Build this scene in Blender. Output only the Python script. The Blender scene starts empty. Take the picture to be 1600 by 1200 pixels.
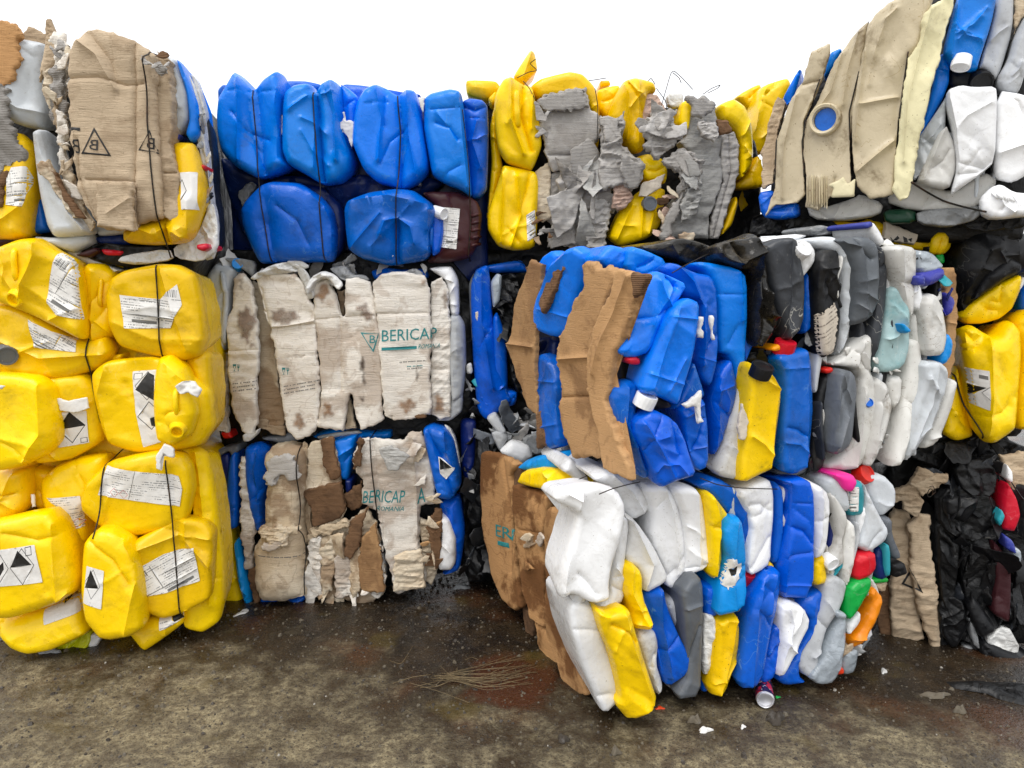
import bpy, math, random
import numpy as np
from mathutils import Vector
from mathutils.geometry import delaunay_2d_cdt
from mathutils.bvhtree import BVHTree

scene = bpy.context.scene
COL = scene.collection

# ------------------------------------------------------------------ camera
PITCH = math.radians(8.0); CAMH = 1.70; FPX = 1200.0
cam_d = bpy.data.cameras.new('camera'); cam = bpy.data.objects.new('camera', cam_d); COL.objects.link(cam)
cam_d.sensor_width = 36.0; cam_d.lens = 36.0 * FPX / 1600.0; cam_d.clip_end = 2000.0; cam_d.clip_start = 0.05
cam.location = (0, 0, CAMH); cam.rotation_euler = (math.radians(90) - PITCH, 0, 0)
scene.camera = cam

# ------------------------------------------------------------------ sky, sun, exposure (bright overcast)
SUN_EL, SUN_AZ = math.radians(62), math.radians(205)
wd = bpy.data.worlds.new('World'); scene.world = wd; wd.use_nodes = True
wn = wd.node_tree.nodes; wl = wd.node_tree.links; wn.clear()
sky = wn.new('ShaderNodeTexSky'); sky.sky_type = 'NISHITA'; sky.sun_disc = False
sky.sun_elevation = SUN_EL; sky.sun_rotation = SUN_AZ; sky.air_density = 1.0; sky.dust_density = 3.0
mixw = wn.new('ShaderNodeMixRGB'); mixw.inputs[0].default_value = 0.88
mixw.inputs[2].default_value = (9.6, 9.7, 9.9, 1)          # even cloud deck
bgn = wn.new('ShaderNodeBackground'); bgn.inputs[1].default_value = 0.125
wo = wn.new('ShaderNodeOutputWorld')
wl.new(sky.outputs[0], mixw.inputs[1]); wl.new(mixw.outputs[0], bgn.inputs[0]); wl.new(bgn.outputs[0], wo.inputs[0])
sd = bpy.data.lights.new('sun', 'SUN'); sd.energy = 1.5; sd.angle = math.radians(40); sd.color = (1, 0.97, 0.93)
sun = bpy.data.objects.new('sun', sd); COL.objects.link(sun)
sdir = Vector((math.cos(SUN_EL) * math.sin(SUN_AZ), math.cos(SUN_EL) * math.cos(SUN_AZ), math.sin(SUN_EL)))
sun.rotation_euler = sdir.to_track_quat('Z', 'Y').to_euler(); sun.location = (0, -3, 8)
vs = scene.view_settings; vs.view_transform = 'Standard'; vs.look = 'None'; vs.gamma = 1.0
vs.use_curve_mapping = False; vs.exposure = 0.34

# ------------------------------------------------------------------ materials
def lin(h):
    c = [int(h[i:i + 2], 16) / 255 for i in (0, 2, 4)]
    return tuple((x / 12.92 if x <= .04045 else ((x + .055) / 1.055) ** 2.4) for x in c) + (1,)

class NT:
    def __init__(s, name):
        s.m = bpy.data.materials.new(name); s.m.use_nodes = True
        s.t = s.m.node_tree; s.b = s.t.nodes['Principled BSDF']
    def n(s, typ, **kw):
        x = s.t.nodes.new(typ)
        for k, v in kw.items(): setattr(x, k, v)
        return x
    def l(s, a, b): s.t.links.new(a, b)
    def coords(s, scale=(1, 1, 1), rnd=True, kind='Object'):
        tc = s.n('ShaderNodeTexCoord'); mp = s.n('ShaderNodeMapping'); mp.inputs['Scale'].default_value = scale
        s.l(tc.outputs[kind], mp.inputs['Vector'])
        if rnd:
            oi = s.n('ShaderNodeObjectInfo'); mu = s.n('ShaderNodeMath', operation='MULTIPLY'); mu.inputs[1].default_value = 37.0
            s.l(oi.outputs['Random'], mu.inputs[0]); s.l(mu.outputs[0], mp.inputs['Location'])
        return mp.outputs[0]
    def noise(s, vec, scale, detail=4, rough=.55, dist=0):
        x = s.n('ShaderNodeTexNoise'); x.inputs['Scale'].default_value = scale; x.inputs['Detail'].default_value = detail
        x.inputs['Roughness'].default_value = rough; x.inputs['Distortion'].default_value = dist
        s.l(vec, x.inputs['Vector']); return x.outputs['Fac']
    def ramp(s, f, a, b, va=0., vb=1.):
        x = s.n('ShaderNodeMapRange'); x.interpolation_type = 'SMOOTHSTEP'
        for i, v in zip((1, 2, 3, 4), (a, b, va, vb)): x.inputs[i].default_value = v
        s.l(f, x.inputs[0]); return x.outputs[0]
    def mix(s, f, a, b, mode='MIX'):
        x = s.n('ShaderNodeMixRGB', blend_type=mode)
        for i, v in zip((0, 1, 2), (f, a, b)):
            if hasattr(v, 'links'): s.l(v, x.inputs[i])
            elif i == 0: x.inputs[0].default_value = v
            else: x.inputs[i].default_value = v
        return x.outputs[0]
    def mul(s, a, b):
        x = s.n('ShaderNodeMath', operation='MULTIPLY')
        for i, v in enumerate((a, b)):
            if hasattr(v, 'links'): s.l(v, x.inputs[i])
            else: x.inputs[i].default_value = v
        return x.outputs[0]
    def bump(s, h, strength, dist, prev=None):
        x = s.n('ShaderNodeBump'); x.inputs['Strength'].default_value = strength; x.inputs['Distance'].default_value = dist
        s.l(h, x.inputs['Height'])
        if prev is not None: s.l(prev, x.inputs['Normal'])
        return x.outputs[0]

MATS = {}
def plastic(key, name, col, rough=.38, dirt=.35, dirtcol='4a4238', scuff=.25, scuffcol=None, sss=0.0, spec=.36, bump=.25, film=False):
    t = NT(name); c = lin(col)
    v = t.coords((1, 1, 1)); vs_ = t.coords((9, 9, 1.3))
    oi = t.n('ShaderNodeObjectInfo')
    hs = t.n('ShaderNodeHueSaturation'); hs.inputs['Color'].default_value = c
    t.l(t.ramp(oi.outputs['Random'], 0, 1, .86, 1.10), hs.inputs['Value'])
    t.l(t.ramp(oi.outputs['Random'], 0, 1, .494, .506), hs.inputs['Hue'])
    base = hs.outputs[0]
    big = t.noise(v, 3.0, 3)
    base = t.mix(t.ramp(big, .35, .7, 0, .18), base, (c[0] * .72, c[1] * .72, c[2] * .74, 1))
    if scuff > 0:                                            # pale scratches, mostly along the fall of the sheet
        sc = t.noise(vs_, 14, 5, .7)
        patch = t.noise(v, 5.5, 3)
        f = t.mul(t.ramp(sc, .60, .74), t.ramp(patch, .45, .68, 0, scuff))
        sc_c = lin(scuffcol) if scuffcol else tuple(min(1, x * .55 + .25) for x in c[:3]) + (1,)
        base = t.mix(f, base, sc_c)
    if scuff > 0 and not film:
        rl = t.n('ShaderNodeMath', operation='SUBTRACT'); rl.inputs[1].default_value = .5; t.l(t.noise(v, 6.5, 3, .5, .9), rl.inputs[0])
        ra = t.n('ShaderNodeMath', operation='ABSOLUTE'); t.l(rl.outputs[0], ra.inputs[0])
        f = t.mul(t.ramp(ra.outputs[0], 0, .006, min(1, scuff * 1.4), 0), t.ramp(t.noise(v, 4.2, 2), .48, .62))
        base = t.mix(f, base, lin(scuffcol) if scuffcol else tuple(min(1, x * .55 + .25) for x in c[:3]) + (1,))
    if dirt > 0:
        d1 = t.noise(v, 6.5, 8, .68, .4); d2 = t.noise(v, 60, 3, .6)
        f = t.mul(t.ramp(d1, .50, .74), t.ramp(d2, .30, .65, .25, dirt))
        sp = t.noise(v, 130, 2, .5)
        f2 = t.mul(t.ramp(sp, .69, .75), min(1, dirt * 1.3))
        base = t.mix(f, base, lin(dirtcol)); base = t.mix(f2, base, lin(dirtcol))
    t.l(base, t.b.inputs['Base Color'])
    rn = t.noise(v, 11, 5, .6)
    t.l(t.ramp(rn, .3, .75, rough - .10, rough + .17), t.b.inputs['Roughness'])
    t.b.inputs['Specular IOR Level'].default_value = spec
    if sss > 0:
        t.b.inputs['Subsurface Weight'].default_value = sss
        t.b.inputs['Subsurface Radius'].default_value = (.02, .02, .022); t.b.inputs['Subsurface Scale'].default_value = .6
    n1 = t.bump(t.noise(v, 22 if not film else 16, 4, .55, .6), bump, .012 if not film else .02)
    n2 = t.bump(t.noise(v, 210, 3, .6), .16, .0022, n1)
    t.l(n2, t.b.inputs['Normal'])
    MATS[key] = t.m; return t.m

def cardboard(key, name, col, stain='5a4332', amount=.5, wrink=.55, pale=None, ribs=False, wet=0):
    t = NT(name); c = lin(col)
    v = t.coords((1, 1, 1)); vw = t.coords((1.6, 1.6, 19))
    oi = t.n('ShaderNodeObjectInfo')
    hs = t.n('ShaderNodeHueSaturation'); hs.inputs['Color'].default_value = c
    t.l(t.ramp(oi.outputs['Random'], 0, 1, .85, 1.1), hs.inputs['Value'])
    base = hs.outputs[0]
    if pale: base = t.mix(t.ramp(t.noise(v, 4, 5, .6), .4, .62, 0, .8), base, lin(pale))
    base = t.mix(t.ramp(t.noise(v, 2.6, 6, .62, .4), .50, .58, 0, amount), base, lin(stain))
    base = t.mix(t.ramp(t.noise(v, 7.5, 5, .6, .6), .58, .64, 0, amount * .6), base, lin(stain))
    # tide-line of dried water round the stains
    rim = t.noise(v, 3.1, 4, .55, .2)
    x = t.n('ShaderNodeMath', operation='SUBTRACT'); x.inputs[1].default_value = .56; t.l(rim, x.inputs[0])
    a = t.n('ShaderNodeMath', operation='ABSOLUTE'); t.l(x.outputs[0], a.inputs[0])
    base = t.mix(t.ramp(a.outputs[0], 0, .012, .32 * amount + .08, 0), base, lin(stain))
    vd = t.coords((1.5, 1.5, 9))
    base = t.mix(t.ramp(t.noise(vd, 22, 6, .7), .56, .78, 0, .28), base, lin('4b4038'))
    base = t.mix(t.ramp(t.noise(v, 150, 2, .5), .66, .74, 0, .4), base, lin('3c332b'))
    t.l(base, t.b.inputs['Base Color'])
    t.b.inputs['Roughness'].default_value = .82; t.b.inputs['Specular IOR Level'].default_value = .25
    n1 = t.bump(t.noise(vw, 5.0, 6, .66, 1.4), wrink, .02)
    vc = t.coords((1.2, 1.2, 8)); sb = t.n('ShaderNodeMath', operation='SUBTRACT'); sb.inputs[1].default_value = .5; t.l(t.noise(vc, 5.5, 3, .55, 1.2), sb.inputs[0])
    ab = t.n('ShaderNodeMath', operation='ABSOLUTE'); t.l(sb.outputs[0], ab.inputs[0])
    n1 = t.bump(t.ramp(ab.outputs[0], 0, .03), .35, .0035, n1)
    n2 = t.bump(t.noise(v, 30, 5, .6, .5), .3, .006, n1)
    if ribs:
        w = t.n('ShaderNodeTexWave', wave_type='BANDS', bands_direction='Z'); w.inputs['Scale'].default_value = 48; w.inputs['Distortion'].default_value = 1.2
        w.inputs['Detail Scale'].default_value = .3
        t.l(v, w.inputs['Vector']); n2 = t.bump(w.outputs['Fac'], .5, .004, n2)
    t.l(n2, t.b.inputs['Normal'])
    MATS[key] = t.m; return t.m

def paper(key, name, col='e4e2dd', rows=95., ink='3f4348', inkf=.75, dirt=.3):
    t = NT(name); uv = t.coords((1, 1, 1), False, 'UV'); v = t.coords((1, 1, 1))
    sx = t.n('ShaderNodeSeparateXYZ'); t.l(uv, sx.inputs[0])
    def math_(op, a, b=None):
        x = t.n('ShaderNodeMath', operation=op)
        for i, q in enumerate((a, b)):
            if q is None: continue
            if hasattr(q, 'links'): t.l(q, x.inputs[i])
            else: x.inputs[i].default_value = q
        return x.outputs[0]
    yr = math_('MULTIPLY', sx.outputs[1], rows); row = math_('FLOOR', yr); fr = math_('FRACT', yr)
    line = math_('MULTIPLY', t.ramp(fr, .2, .35), t.ramp(fr, .75, .6))
    cb = t.n('ShaderNodeCombineXYZ'); t.l(math_('MULTIPLY', sx.outputs[0], 210.), cb.inputs[0]); t.l(math_('MULTIPLY', row, 7.31), cb.inputs[1])
    words = t.ramp(t.noise(cb.outputs[0], 1.0, 2, .5), .42, .50)
    cb2 = t.n('ShaderNodeCombineXYZ'); t.l(math_('MULTIPLY', sx.outputs[0], 16.), cb2.inputs[0]); t.l(math_('MULTIPLY', row, .45), cb2.inputs[1])
    oi = t.n('ShaderNodeObjectInfo'); t.l(math_('MULTIPLY', oi.outputs['Random'], 50.), cb2.inputs[2])
    block = t.ramp(t.noise(cb2.outputs[0], 1.0, 1, .4), .45, .55)
    f = t.mul(t.mul(line, words), t.mul(block, inkf))
    base = t.mix(f, lin(col), lin(ink))
    base = t.mix(t.ramp(t.noise(v, 9, 7, .65), .5, .75, 0, dirt), base, lin('8a7f70'))
    base = t.mix(t.ramp(t.noise(v, 120, 2, .5), .68, .74, 0, dirt), base, lin('5b5146'))
    t.l(base, t.b.inputs['Base Color']); t.b.inputs['Roughness'].default_value = .62
    t.l(t.bump(t.noise(v, 35, 5, .6, .8), .4, .006), t.b.inputs['Normal'])
    MATS[key] = t.m; return t.m

def flat(key, name, col, rough=.6, worn=.25):
    t = NT(name); v = t.coords((1, 1, 1)); c = lin(col)
    base = t.mix(t.ramp(t.noise(v, 45, 5, .7), .5, .72, 0, worn), c, tuple(x * .5 + .25 for x in c[:3]) + (1,))
    t.l(base, t.b.inputs['Base Color']); t.b.inputs['Roughness'].default_value = rough
    MATS[key] = t.m; return t.m

plastic('Y', 'yellow_plastic', 'f8cd00', .29, .42, '7a5c10', .2, 'f5dc70')
plastic('YD', 'dusty_yellow_plastic', 'f2c600', .34, .75, '4a3a18', .2, 'd8c070')
plastic('YG', 'yellow_green_film', 'c9cf10', .30, .4, '5a5a20', .2, film=True, bump=.8)
plastic('BL', 'bright_blue_plastic', '007ae8', .29, .34, '1b2b48', .42, '4a8fd8')
plastic('BD', 'deep_blue_plastic', '005cc8', .29, .45, '1c2638', .6, '5f8fc8')
plastic('NV', 'navy_plastic', '0a2260', .36, .3, '1c2030', .3, '4a62a0')
plastic('LB', 'sky_blue_plastic', '0a8fdc', .29, .25, '2a4a5c', .2, '80c8ea')
plastic('W', 'white_plastic', 'ecedee', .29, .48, '8d8678', .25, 'c2bfb8', sss=.0)
plastic('WD', 'dirty_white_plastic', 'd6d5d0', .36, .85, '75654c', .45, '8d8272')
plastic('WT', 'milky_plastic', 'c9ced2', .30, .35, '857c6c', .2, 'e6e8ea', sss=.35)
plastic('WG', 'pale_grey_plastic', 'b7babd', .42, .55, '6a6459', .35, '8a8a88')
plastic('GR', 'grey_plastic', '60656b', .42, .4, '2c2c2c', .5, 'a2a4a6')
plastic('GD', 'dark_grey_plastic', '34373c', .40, .4, '1c1c1c', .7, 'a5a39c')
plastic('K', 'black_plastic', '101114', .46, .35, '322f2a', .4, '64625d')
plastic('KF', 'black_film', '0b0c0e', .46, .25, '2c2824', .15, '504d48', film=True, bump=.7)
plastic('KB', 'dusty_black_sheet', '1d1b18', .20, .6, '6b604e', .5, '9a8f7a', film=True, bump=.4)
plastic('MR', 'maroon_plastic', '3a1519', .45, .3, '1c1010', .2, '6a4548')
plastic('BE', 'stained_beige_plastic', 'cabd9e', .34, .9, '6b583c', .8, '9a845c')
plastic('BY', 'pale_yellow_beige_plastic', 'd8cfa8', .42, .6, '7a6a48', .3, 'ddd3ae')
plastic('R', 'red_plastic', 'cc1420', .36, .2, '4a1010', .2)
plastic('GN', 'green_plastic', '0b9a3a', .34, .2, '104a20', .2)
plastic('GK', 'dark_green_plastic', '0c3a26', .4, .3)
plastic('O', 'orange_plastic', 'f29408', .36, .2, '7a4a10', .2)
plastic('OR', 'orange_red_plastic', 'e04a18', .4, .3)
plastic('PK', 'pink_plastic', 'ea2c98', .36, .15, '7a1050', .2)
plastic('AQ', 'aqua_stained_plastic', 'a9c6c8', .34, .6, '3f8f98', .25, 'd8dcd8')
plastic('TL', 'teal_plastic', '2f9aa8', .34, .4, '205058', .3)
plastic('PU', 'violet_plastic', '3a3f9c', .34, .3, '20204a', .3)
plastic('FW', 'white_film', 'd2d2cf', .30, .55, '7c7468', .2, film=True, bump=.9)
plastic('FG', 'grey_film', '8b8d8e', .30, .55, '4c4a44', .2, film=True, bump=.9)
plastic('CL', 'clear_grey_plastic', '9aa3aa', .14, .35, '5c6064', .3, 'dfe3e6', spec=.9, bump=.7)
cardboard('CB', 'beige_cardboard', 'bfab90', '80674c', .4, .42)
cardboard('CW', 'whitewashed_cardboard', 'e4ddd2', '967a5e', .5, .42, 'e8e3da')
cardboard('CT', 'torn_tan_cardboard', 'c9b69a', '7a5836', .6, .42, 'd8ccb6')
cardboard('CR', 'brown_cardboard', 'b08a60', '6a4a30', .5, .3)
cardboard('CO', 'wet_orange_brown_cardboard', 'b58a5c', '6a4424', .9, .35)
cardboard('CK', 'dark_wet_cardboard', '7a5c42', '3f2d20', .5, .4, None, True)
cardboard('CG', 'weathered_grey_cardboard', 'aeaaa5', '77716a', .45, .4, 'bfbcb8')
cardboard('CS', 'shredded_grey_cardboard', 'a5a19c', '6a655e', .45, .35, None, True)
cardboard('CV', 'pale_grey_cardboard', 'b5b4b0', '7c7872', .35, .5)
cardboard('PN', 'pinkish_torn_paper', 'c4a898', '8c6a58', .5, .5)
paper('PP', 'printed_label_paper'); paper('PB', 'blank_label_paper', 'dedcd8', 95., '55585c', .0, .4)
paper('PD', 'dirty_label_paper', 'c9beae', 70., '4a3c34', .8, .7)
flat('INK', 'black_print', '14120f', .55, .15); flat('TEAL', 'teal_print', '0f7d80', .6, .35); flat('RED', 'red_print', 'c03038', .6, .3)
flat('GINK', 'faded_grey_print', '6b6a66', .7, .3)
def wire_mat():
    t = NT('rusty_black_wire'); v = t.coords()
    t.l(t.mix(t.ramp(t.noise(v, 40, 4), .45, .7), lin('26241f'), lin('4c3526')), t.b.inputs['Base Color'])
    t.b.inputs['Metallic'].default_value = .5; t.b.inputs['Roughness'].default_value = .55; MATS['WIRE'] = t.m
wire_mat()

# ------------------------------------------------------------------ pixel <-> place
def ray(px, py):
    a = (px - 800.) / FPX; b = (600. - py) / FPX; s, c = math.sin(PITCH), math.cos(PITCH)
    return np.array([a, c + b * s, -s + b * c])
CAM = np.array([0, 0, CAMH])

class Plane:
    """upright working face of a bale through two ground points, seen from the camera with the first one on the left"""
    def __init__(s, a, b, lean=0.0):
        s.o = np.array([a[0], a[1], 0.]); d = np.array([b[0] - a[0], b[1] - a[1], 0.]); s.u = d / np.linalg.norm(d)
        s.n = np.array([s.u[1], -s.u[0], 0.]); s.v = np.array([0, 0, 1.])
        if lean:
            v = s.v + s.n * lean; s.v = v / np.linalg.norm(v); s.n = np.cross(s.u, s.v); s.n /= np.linalg.norm(s.n)
    def uv(s, px, py, off):
        r = ray(px, py); t = ((s.o + s.n * off - CAM) @ s.n) / (r @ s.n)
        q = CAM + r * t - s.o - s.n * off; return (q @ s.u, q @ s.v)
    def world(s, uv, h):
        uv = np.atleast_2d(uv); h = np.asarray(h).reshape(-1, 1)
        return s.o + uv[:, :1] * s.u + uv[:, 1:] * s.v + h * s.n

ZO = [0, 0, 1.]
def zoom(x, y, sc): ZO[:] = [x, y, sc]
def pts(st):
    a = np.array([float(x) for x in st.replace(',', ' ').split()]).reshape(-1, 2)
    return a / ZO[2] + np.array(ZO[:2])

# ------------------------------------------------------------------ 2-D tools
def chaikin(p, k):
    for c in ((), (.2,), (.13, .25))[k]:
        q = np.roll(p, -1, 0); p = np.stack([p * (1 - c) + q * c, p * c + q * (1 - c)], 1).reshape(-1, 2)
    return p
def resample(p, s, closed=True):
    if closed: p = np.vstack([p, p[:1]])
    d = np.r_[0, np.cumsum(np.linalg.norm(np.diff(p, axis=0), axis=1))]
    n = max(6 if closed else 2, int(round(d[-1] / s))); t = np.linspace(0, d[-1], n + 1)
    q = np.stack([np.interp(t, d, p[:, 0]), np.interp(t, d, p[:, 1])], 1)
    return q[:-1] if closed else q
def area(p):
    q = np.roll(p, -1, 0); return .5 * np.sum(p[:, 0] * q[:, 1] - q[:, 0] * p[:, 1])
def segdist(P, A, B):
    d = B - A; L = np.maximum((d * d).sum(1), 1e-12); out = np.empty(len(P))
    for i in range(0, len(P), 4000):
        w = P[i:i + 4000, None, :] - A[None]; t = np.clip((w * d[None]).sum(2) / L[None], 0, 1)
        e = w - t[..., None] * d[None]; out[i:i + 4000] = np.sqrt((e * e).sum(2).min(1))
    return out
def inside(P, loops):
    r = np.zeros(len(P), bool)
    for l in loops:
        A = l; B = np.roll(l, -1, 0)
        for (x1, y1), (x2, y2) in zip(A, B):
            if y1 == y2: continue
            c = ((y1 > P[:, 1]) != (y2 > P[:, 1])) & (P[:, 0] < (x2 - x1) * (P[:, 1] - y1) / (y2 - y1) + x1)
            r ^= c
    return r
def hexgrid(lo, hi, s, rng):
    xs = np.arange(lo[0], hi[0] + s, s); ys = np.arange(lo[1], hi[1] + s, s * .866); g = []
    for j, y in enumerate(ys):
        q = np.stack([xs + (s / 2 if j % 2 else 0), np.full(len(xs), y)], 1); g.append(q)
    g = np.vstack(g) if g else np.zeros((0, 2)); return g + rng.uniform(-.12, .12, g.shape) * s
def fold(P, rng_seed, cell, an=1.0, ang=0.0, sharp=26.):
    """creased-plate relief: difference of two squared nearest-seed fields, flat facets meeting in sharp folds"""
    r = np.random.RandomState(rng_seed); c, s = math.cos(ang), math.sin(ang)
    Q = np.stack([P[:, 0] * c + P[:, 1] * s, (-P[:, 0] * s + P[:, 1] * c) / an], 1) / cell
    lo, hi = Q.min(0) - 1, Q.max(0) + 1; n = max(4, int((hi - lo).prod() * 1.0)); out = np.zeros(len(Q))
    for sg in (1, -1):
        S = r.uniform(lo, hi, (n, 2)); d = ((Q[:, None, :] - S[None]) ** 2).sum(2)
        m = d.min(1); out += sg * (m - np.log(np.exp(-(d - m[:, None]) * sharp).sum(1)) / sharp)
    return out

class VN:
    """small smooth value noise"""
    def __init__(s, seed): s.g = np.random.RandomState(seed).uniform(-1, 1, (64, 64))
    def __call__(s, P, sc):
        q = P / sc; i = np.floor(q).astype(int); f = q - i; f = f * f * (3 - 2 * f)
        g = s.g; x0, y0 = i[:, 0] % 64, i[:, 1] % 64; x1, y1 = (x0 + 1) % 64, (y0 + 1) % 64
        return (g[x0, y0] * (1 - f[:, 0]) + g[x1, y0] * f[:, 0]) * (1 - f[:, 1]) + (g[x0, y1] * (1 - f[:, 0]) + g[x1, y1] * f[:, 0]) * f[:, 1]

# ------------------------------------------------------------------ scene tree
CUR = {}
SEED = [100]
def link(name, verts, faces, mats, parent=None, base=np.zeros(3), smooth=True, midx=None, uvs=None, sharp=None):
    me = bpy.data.meshes.new(name); me.from_pydata((np.asarray(verts) - base).tolist(), [], faces)
    for m in (mats if isinstance(mats, (list, tuple)) else [mats]): me.materials.append(MATS[m] if isinstance(m, str) else m)
    if smooth: me.polygons.foreach_set('use_smooth', [True] * len(me.polygons))
    if midx is not None: me.polygons.foreach_set('material_index', list(midx))
    if uvs is not None:
        ul = me.uv_layers.new(name='UVMap'); li = np.zeros(len(me.loops), int); me.loops.foreach_get('vertex_index', li)
        ul.data.foreach_set('uv', np.asarray(uvs)[li].ravel())
    me.update()
    if sharp: me.set_sharp_from_angle(angle=math.radians(sharp))
    o = bpy.data.objects.new(name, me); COL.objects.link(o)
    if parent is not None: o.parent = parent
    return o

def bale(name, label, base, planes, wires=(), cat='bale', group=None):
    e = bpy.data.objects.new(name, None); COL.objects.link(e); e.location = base; e.empty_display_size = .2
    e['label'] = label; e['category'] = cat
    if group: e['group'] = group
    CUR.clear(); CUR.update(ov={}, e=e, base=np.array(base, float), P=planes, pl=planes[0], pieces=[], wires=[])
    for w in wires: CUR['wires'].append((pts(w), None))
    return e
def setwires(*ws): CUR['wires'] = [(pts(w), None) for w in ws]
def plane(i): CUR['pl'] = CUR['P'][i]

class Piece: pass
DEF = dict(D=.04, R=.045, T=.22, n=.016, cell=.12, an=3.0, ang=None, rnd=2, jag=0., s=None, cr=(), tl=(0, 0), bow=(0, 0), lab=None, wob=.006, sharp=34., wv=.022, sc=.86, k=1.0)
CDEF = dict(D=.008, R=.012, T=.016, n=.018, cell=.10, an=.8, ang=0., rnd=0, jag=.005, wob=.010, sc=.995, sharp=24., wv=.014)
def p(name, mat, st, off=0.0, **kw):
    k = dict(DEF)
    if mat[0] == 'C' and mat != 'CL' or mat == 'PN': k.update(CDEF)
    if mat in ('FW', 'FG', 'KF', 'YG'): k.update(n=.034, cell=.055, an=1.8, R=.012, D=.014, sharp=30., T=.05, rnd=1)
    if mat in ('CR', 'CO', 'CK', 'CS'): k.update(an=3.5, n=.007, cell=.14, wob=.006)
    elif mat[0] == 'C' and mat != 'CL' or mat == 'PN': k.update(an=.24, cell=.12, n=.0042, wob=.009)
    if mat in ('PB', 'PD', 'PP'): k.update(D=.004, R=.006, T=.005, n=.02, cell=.04, an=1.5, rnd=0, jag=.003, sc=.99, wv=0)
    if mat[0] == 'C' and mat != 'CL' and .008 < kw.get('n', 0) < .04: kw['n'] *= .5
    k.update(kw)
    card = mat[0] == 'C' and mat != 'CL' or mat == 'PN'
    if card and not kw.get('round'): k.update(D=min(k['D'], .016), R=min(k['R'], .016), rnd=0)
    if not card and name != 'crushed_core': k.update({a: f(k[a]) for a, f in CUR.get('ov', {}).items()})
    SEED[0] += 1; seed = k.get('seed', SEED[0]); rng = np.random.RandomState(seed)
    q = Piece(); pl = CUR['pl']; q.pl = pl; q.off = off; q.k = k; q.seed = seed
    src = st if not isinstance(st, str) else pts(st)
    P = np.array([pl.uv(x, y, off) for x, y in src])
    if area(P) < 0: P = P[::-1]
    A = abs(area(P)); s = k['s'] or min(.0125, max(.0055, math.sqrt(A / 1700)))
    P = chaikin(P, k['rnd']); P = resample(P, s)
    q.c = P.mean(0); vn = VN(seed); q.vn = vn
    w_, e_ = np.linalg.eigh(np.cov((P - q.c).T)); el = math.sqrt(w_[1] / max(w_[0], 1e-9))
    if mat[0] not in 'CP' and name != 'crushed_core' and 'tl' not in kw and A > .004:
        tz = rng.choice([-1, 1]) * rng.uniform(.08, .30 if el > 1.7 else .10); k['tl'] = tuple(e_[:, 0] * tz + e_[:, 1] * rng.uniform(-.05, .05))
    if k['ang'] is None:                                     # folds run along the long axis of the squashed thing
        w_, e_ = np.linalg.eigh(np.cov((P - q.c).T)); a_ = e_[:, 1]; k['ang'] = math.atan2(-a_[0], a_[1]) + rng.normal(0, .18)
        if w_[1] < 1.5 * w_[0]: k['an'] = 1 + (k['an'] - 1) * .5
    tn = np.roll(P, -1, 0) - np.roll(P, 1, 0); tn /= np.maximum(np.linalg.norm(tn, axis=1, keepdims=True), 1e-9); nr = np.stack([tn[:, 1], -tn[:, 0]], 1)
    if k['jag']:
        P = P + nr * (vn(P, .05)[:, None] * k['jag'] * 1.2 + vn(P + 9, .016)[:, None] * k['jag'] + rng.uniform(-.25, .25, (len(P), 1)) * k['jag'])
    q.loop = P
    size = math.sqrt(A); k['R'] = min(k['R'], size * .38); k['D'] = min(k['D'], size * .4); k['cell'] = min(k['cell'], max(.02, size * .42)); k['n'] = min(k['n'], size * (.17 if mat in ('KF', 'KB', 'FW', 'FG', 'YG') else .09))
    q.kink = []
    q.cr = [(np.array([pl.uv(x, y, off + k['D'] * .7) for x, y in pts(c[0])]), c[1], c[2]) for c in k['cr']]
    if mat[0] != 'C' and mat[0] != 'P' and size > .12 and not k.get('core') and name != 'plastic_sheet':
        ax = np.array([-math.sin(k['ang']), math.cos(k['ang'])]); L_ = np.abs((P - q.c) @ ax).max()
        for j in range(rng.randint(1, 4)):
            b_ = q.c + ax * rng.uniform(-.7, .7) * L_; th = k['ang'] + rng.uniform(.35, 1.1) * rng.choice([-1, 1]); d_ = np.array([math.cos(th), math.sin(th)]) * size * rng.uniform(.18, .38)
            o_ = np.array([-d_[1], d_[0]]) * rng.uniform(-.3, .3); q.kink.append((np.array([b_ - d_, b_ + o_, b_ + d_]), rng.choice([-1, 1]) * rng.uniform(.005, .012), rng.uniform(.006, .014)))
    q.wr = [np.array([pl.uv(x, y, off + k['D'] * .7) for x, y in w]) for w, _ in CUR['wires']]
    def H(U, q=q, k=k):
        A_ = q.loop; d = segdist(U, A_, np.roll(A_, -1, 0)); d = np.where(inside(U, [A_]), d, 0)
        x = np.clip(d / k['R'], 0, 1); h = k['D'] * np.maximum(0, 1 - (1 - x) ** 2.5) ** (1 / 2.5); att = np.clip(d / (k['R'] * .8), 0, 1)
        h = h + att * np.clip(.62 + .9 * q.vn(U + 3.3, .21), .12, 1.5) * (k['n'] * fold(U, q.seed, k['cell'], k['an'], k['ang'], k['sharp']) + k['n'] * .5 * fold(U, q.seed + 7, k['cell'] * .42, k['an'], k['ang'] + .7, k['sharp'] * .7) * .7)
        h = h + k['wob'] * q.vn(U, .13) + k['tl'][0] * (U[:, 0] - q.c[0]) + k['tl'][1] * (U[:, 1] - q.c[1])
        h = h - k['bow'][0] * (U[:, 0] - q.c[0]) ** 2 - k['bow'][1] * (U[:, 1] - q.c[1]) ** 2
        for L, a, w in q.cr + q.kink:
            dd = segdist(U, L[:-1], L[1:]); h = h + 1.35 * a * np.exp(-dd / w) * np.clip(d / .012, 0, 1)
        for L in q.wr:
            dd = segdist(U, L[:-1], L[1:]); h = h - k['wv'] * np.exp(-(dd / .035)) * np.clip(d / .01, 0, 1)
        return h + q.off
    q.H = H
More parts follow.
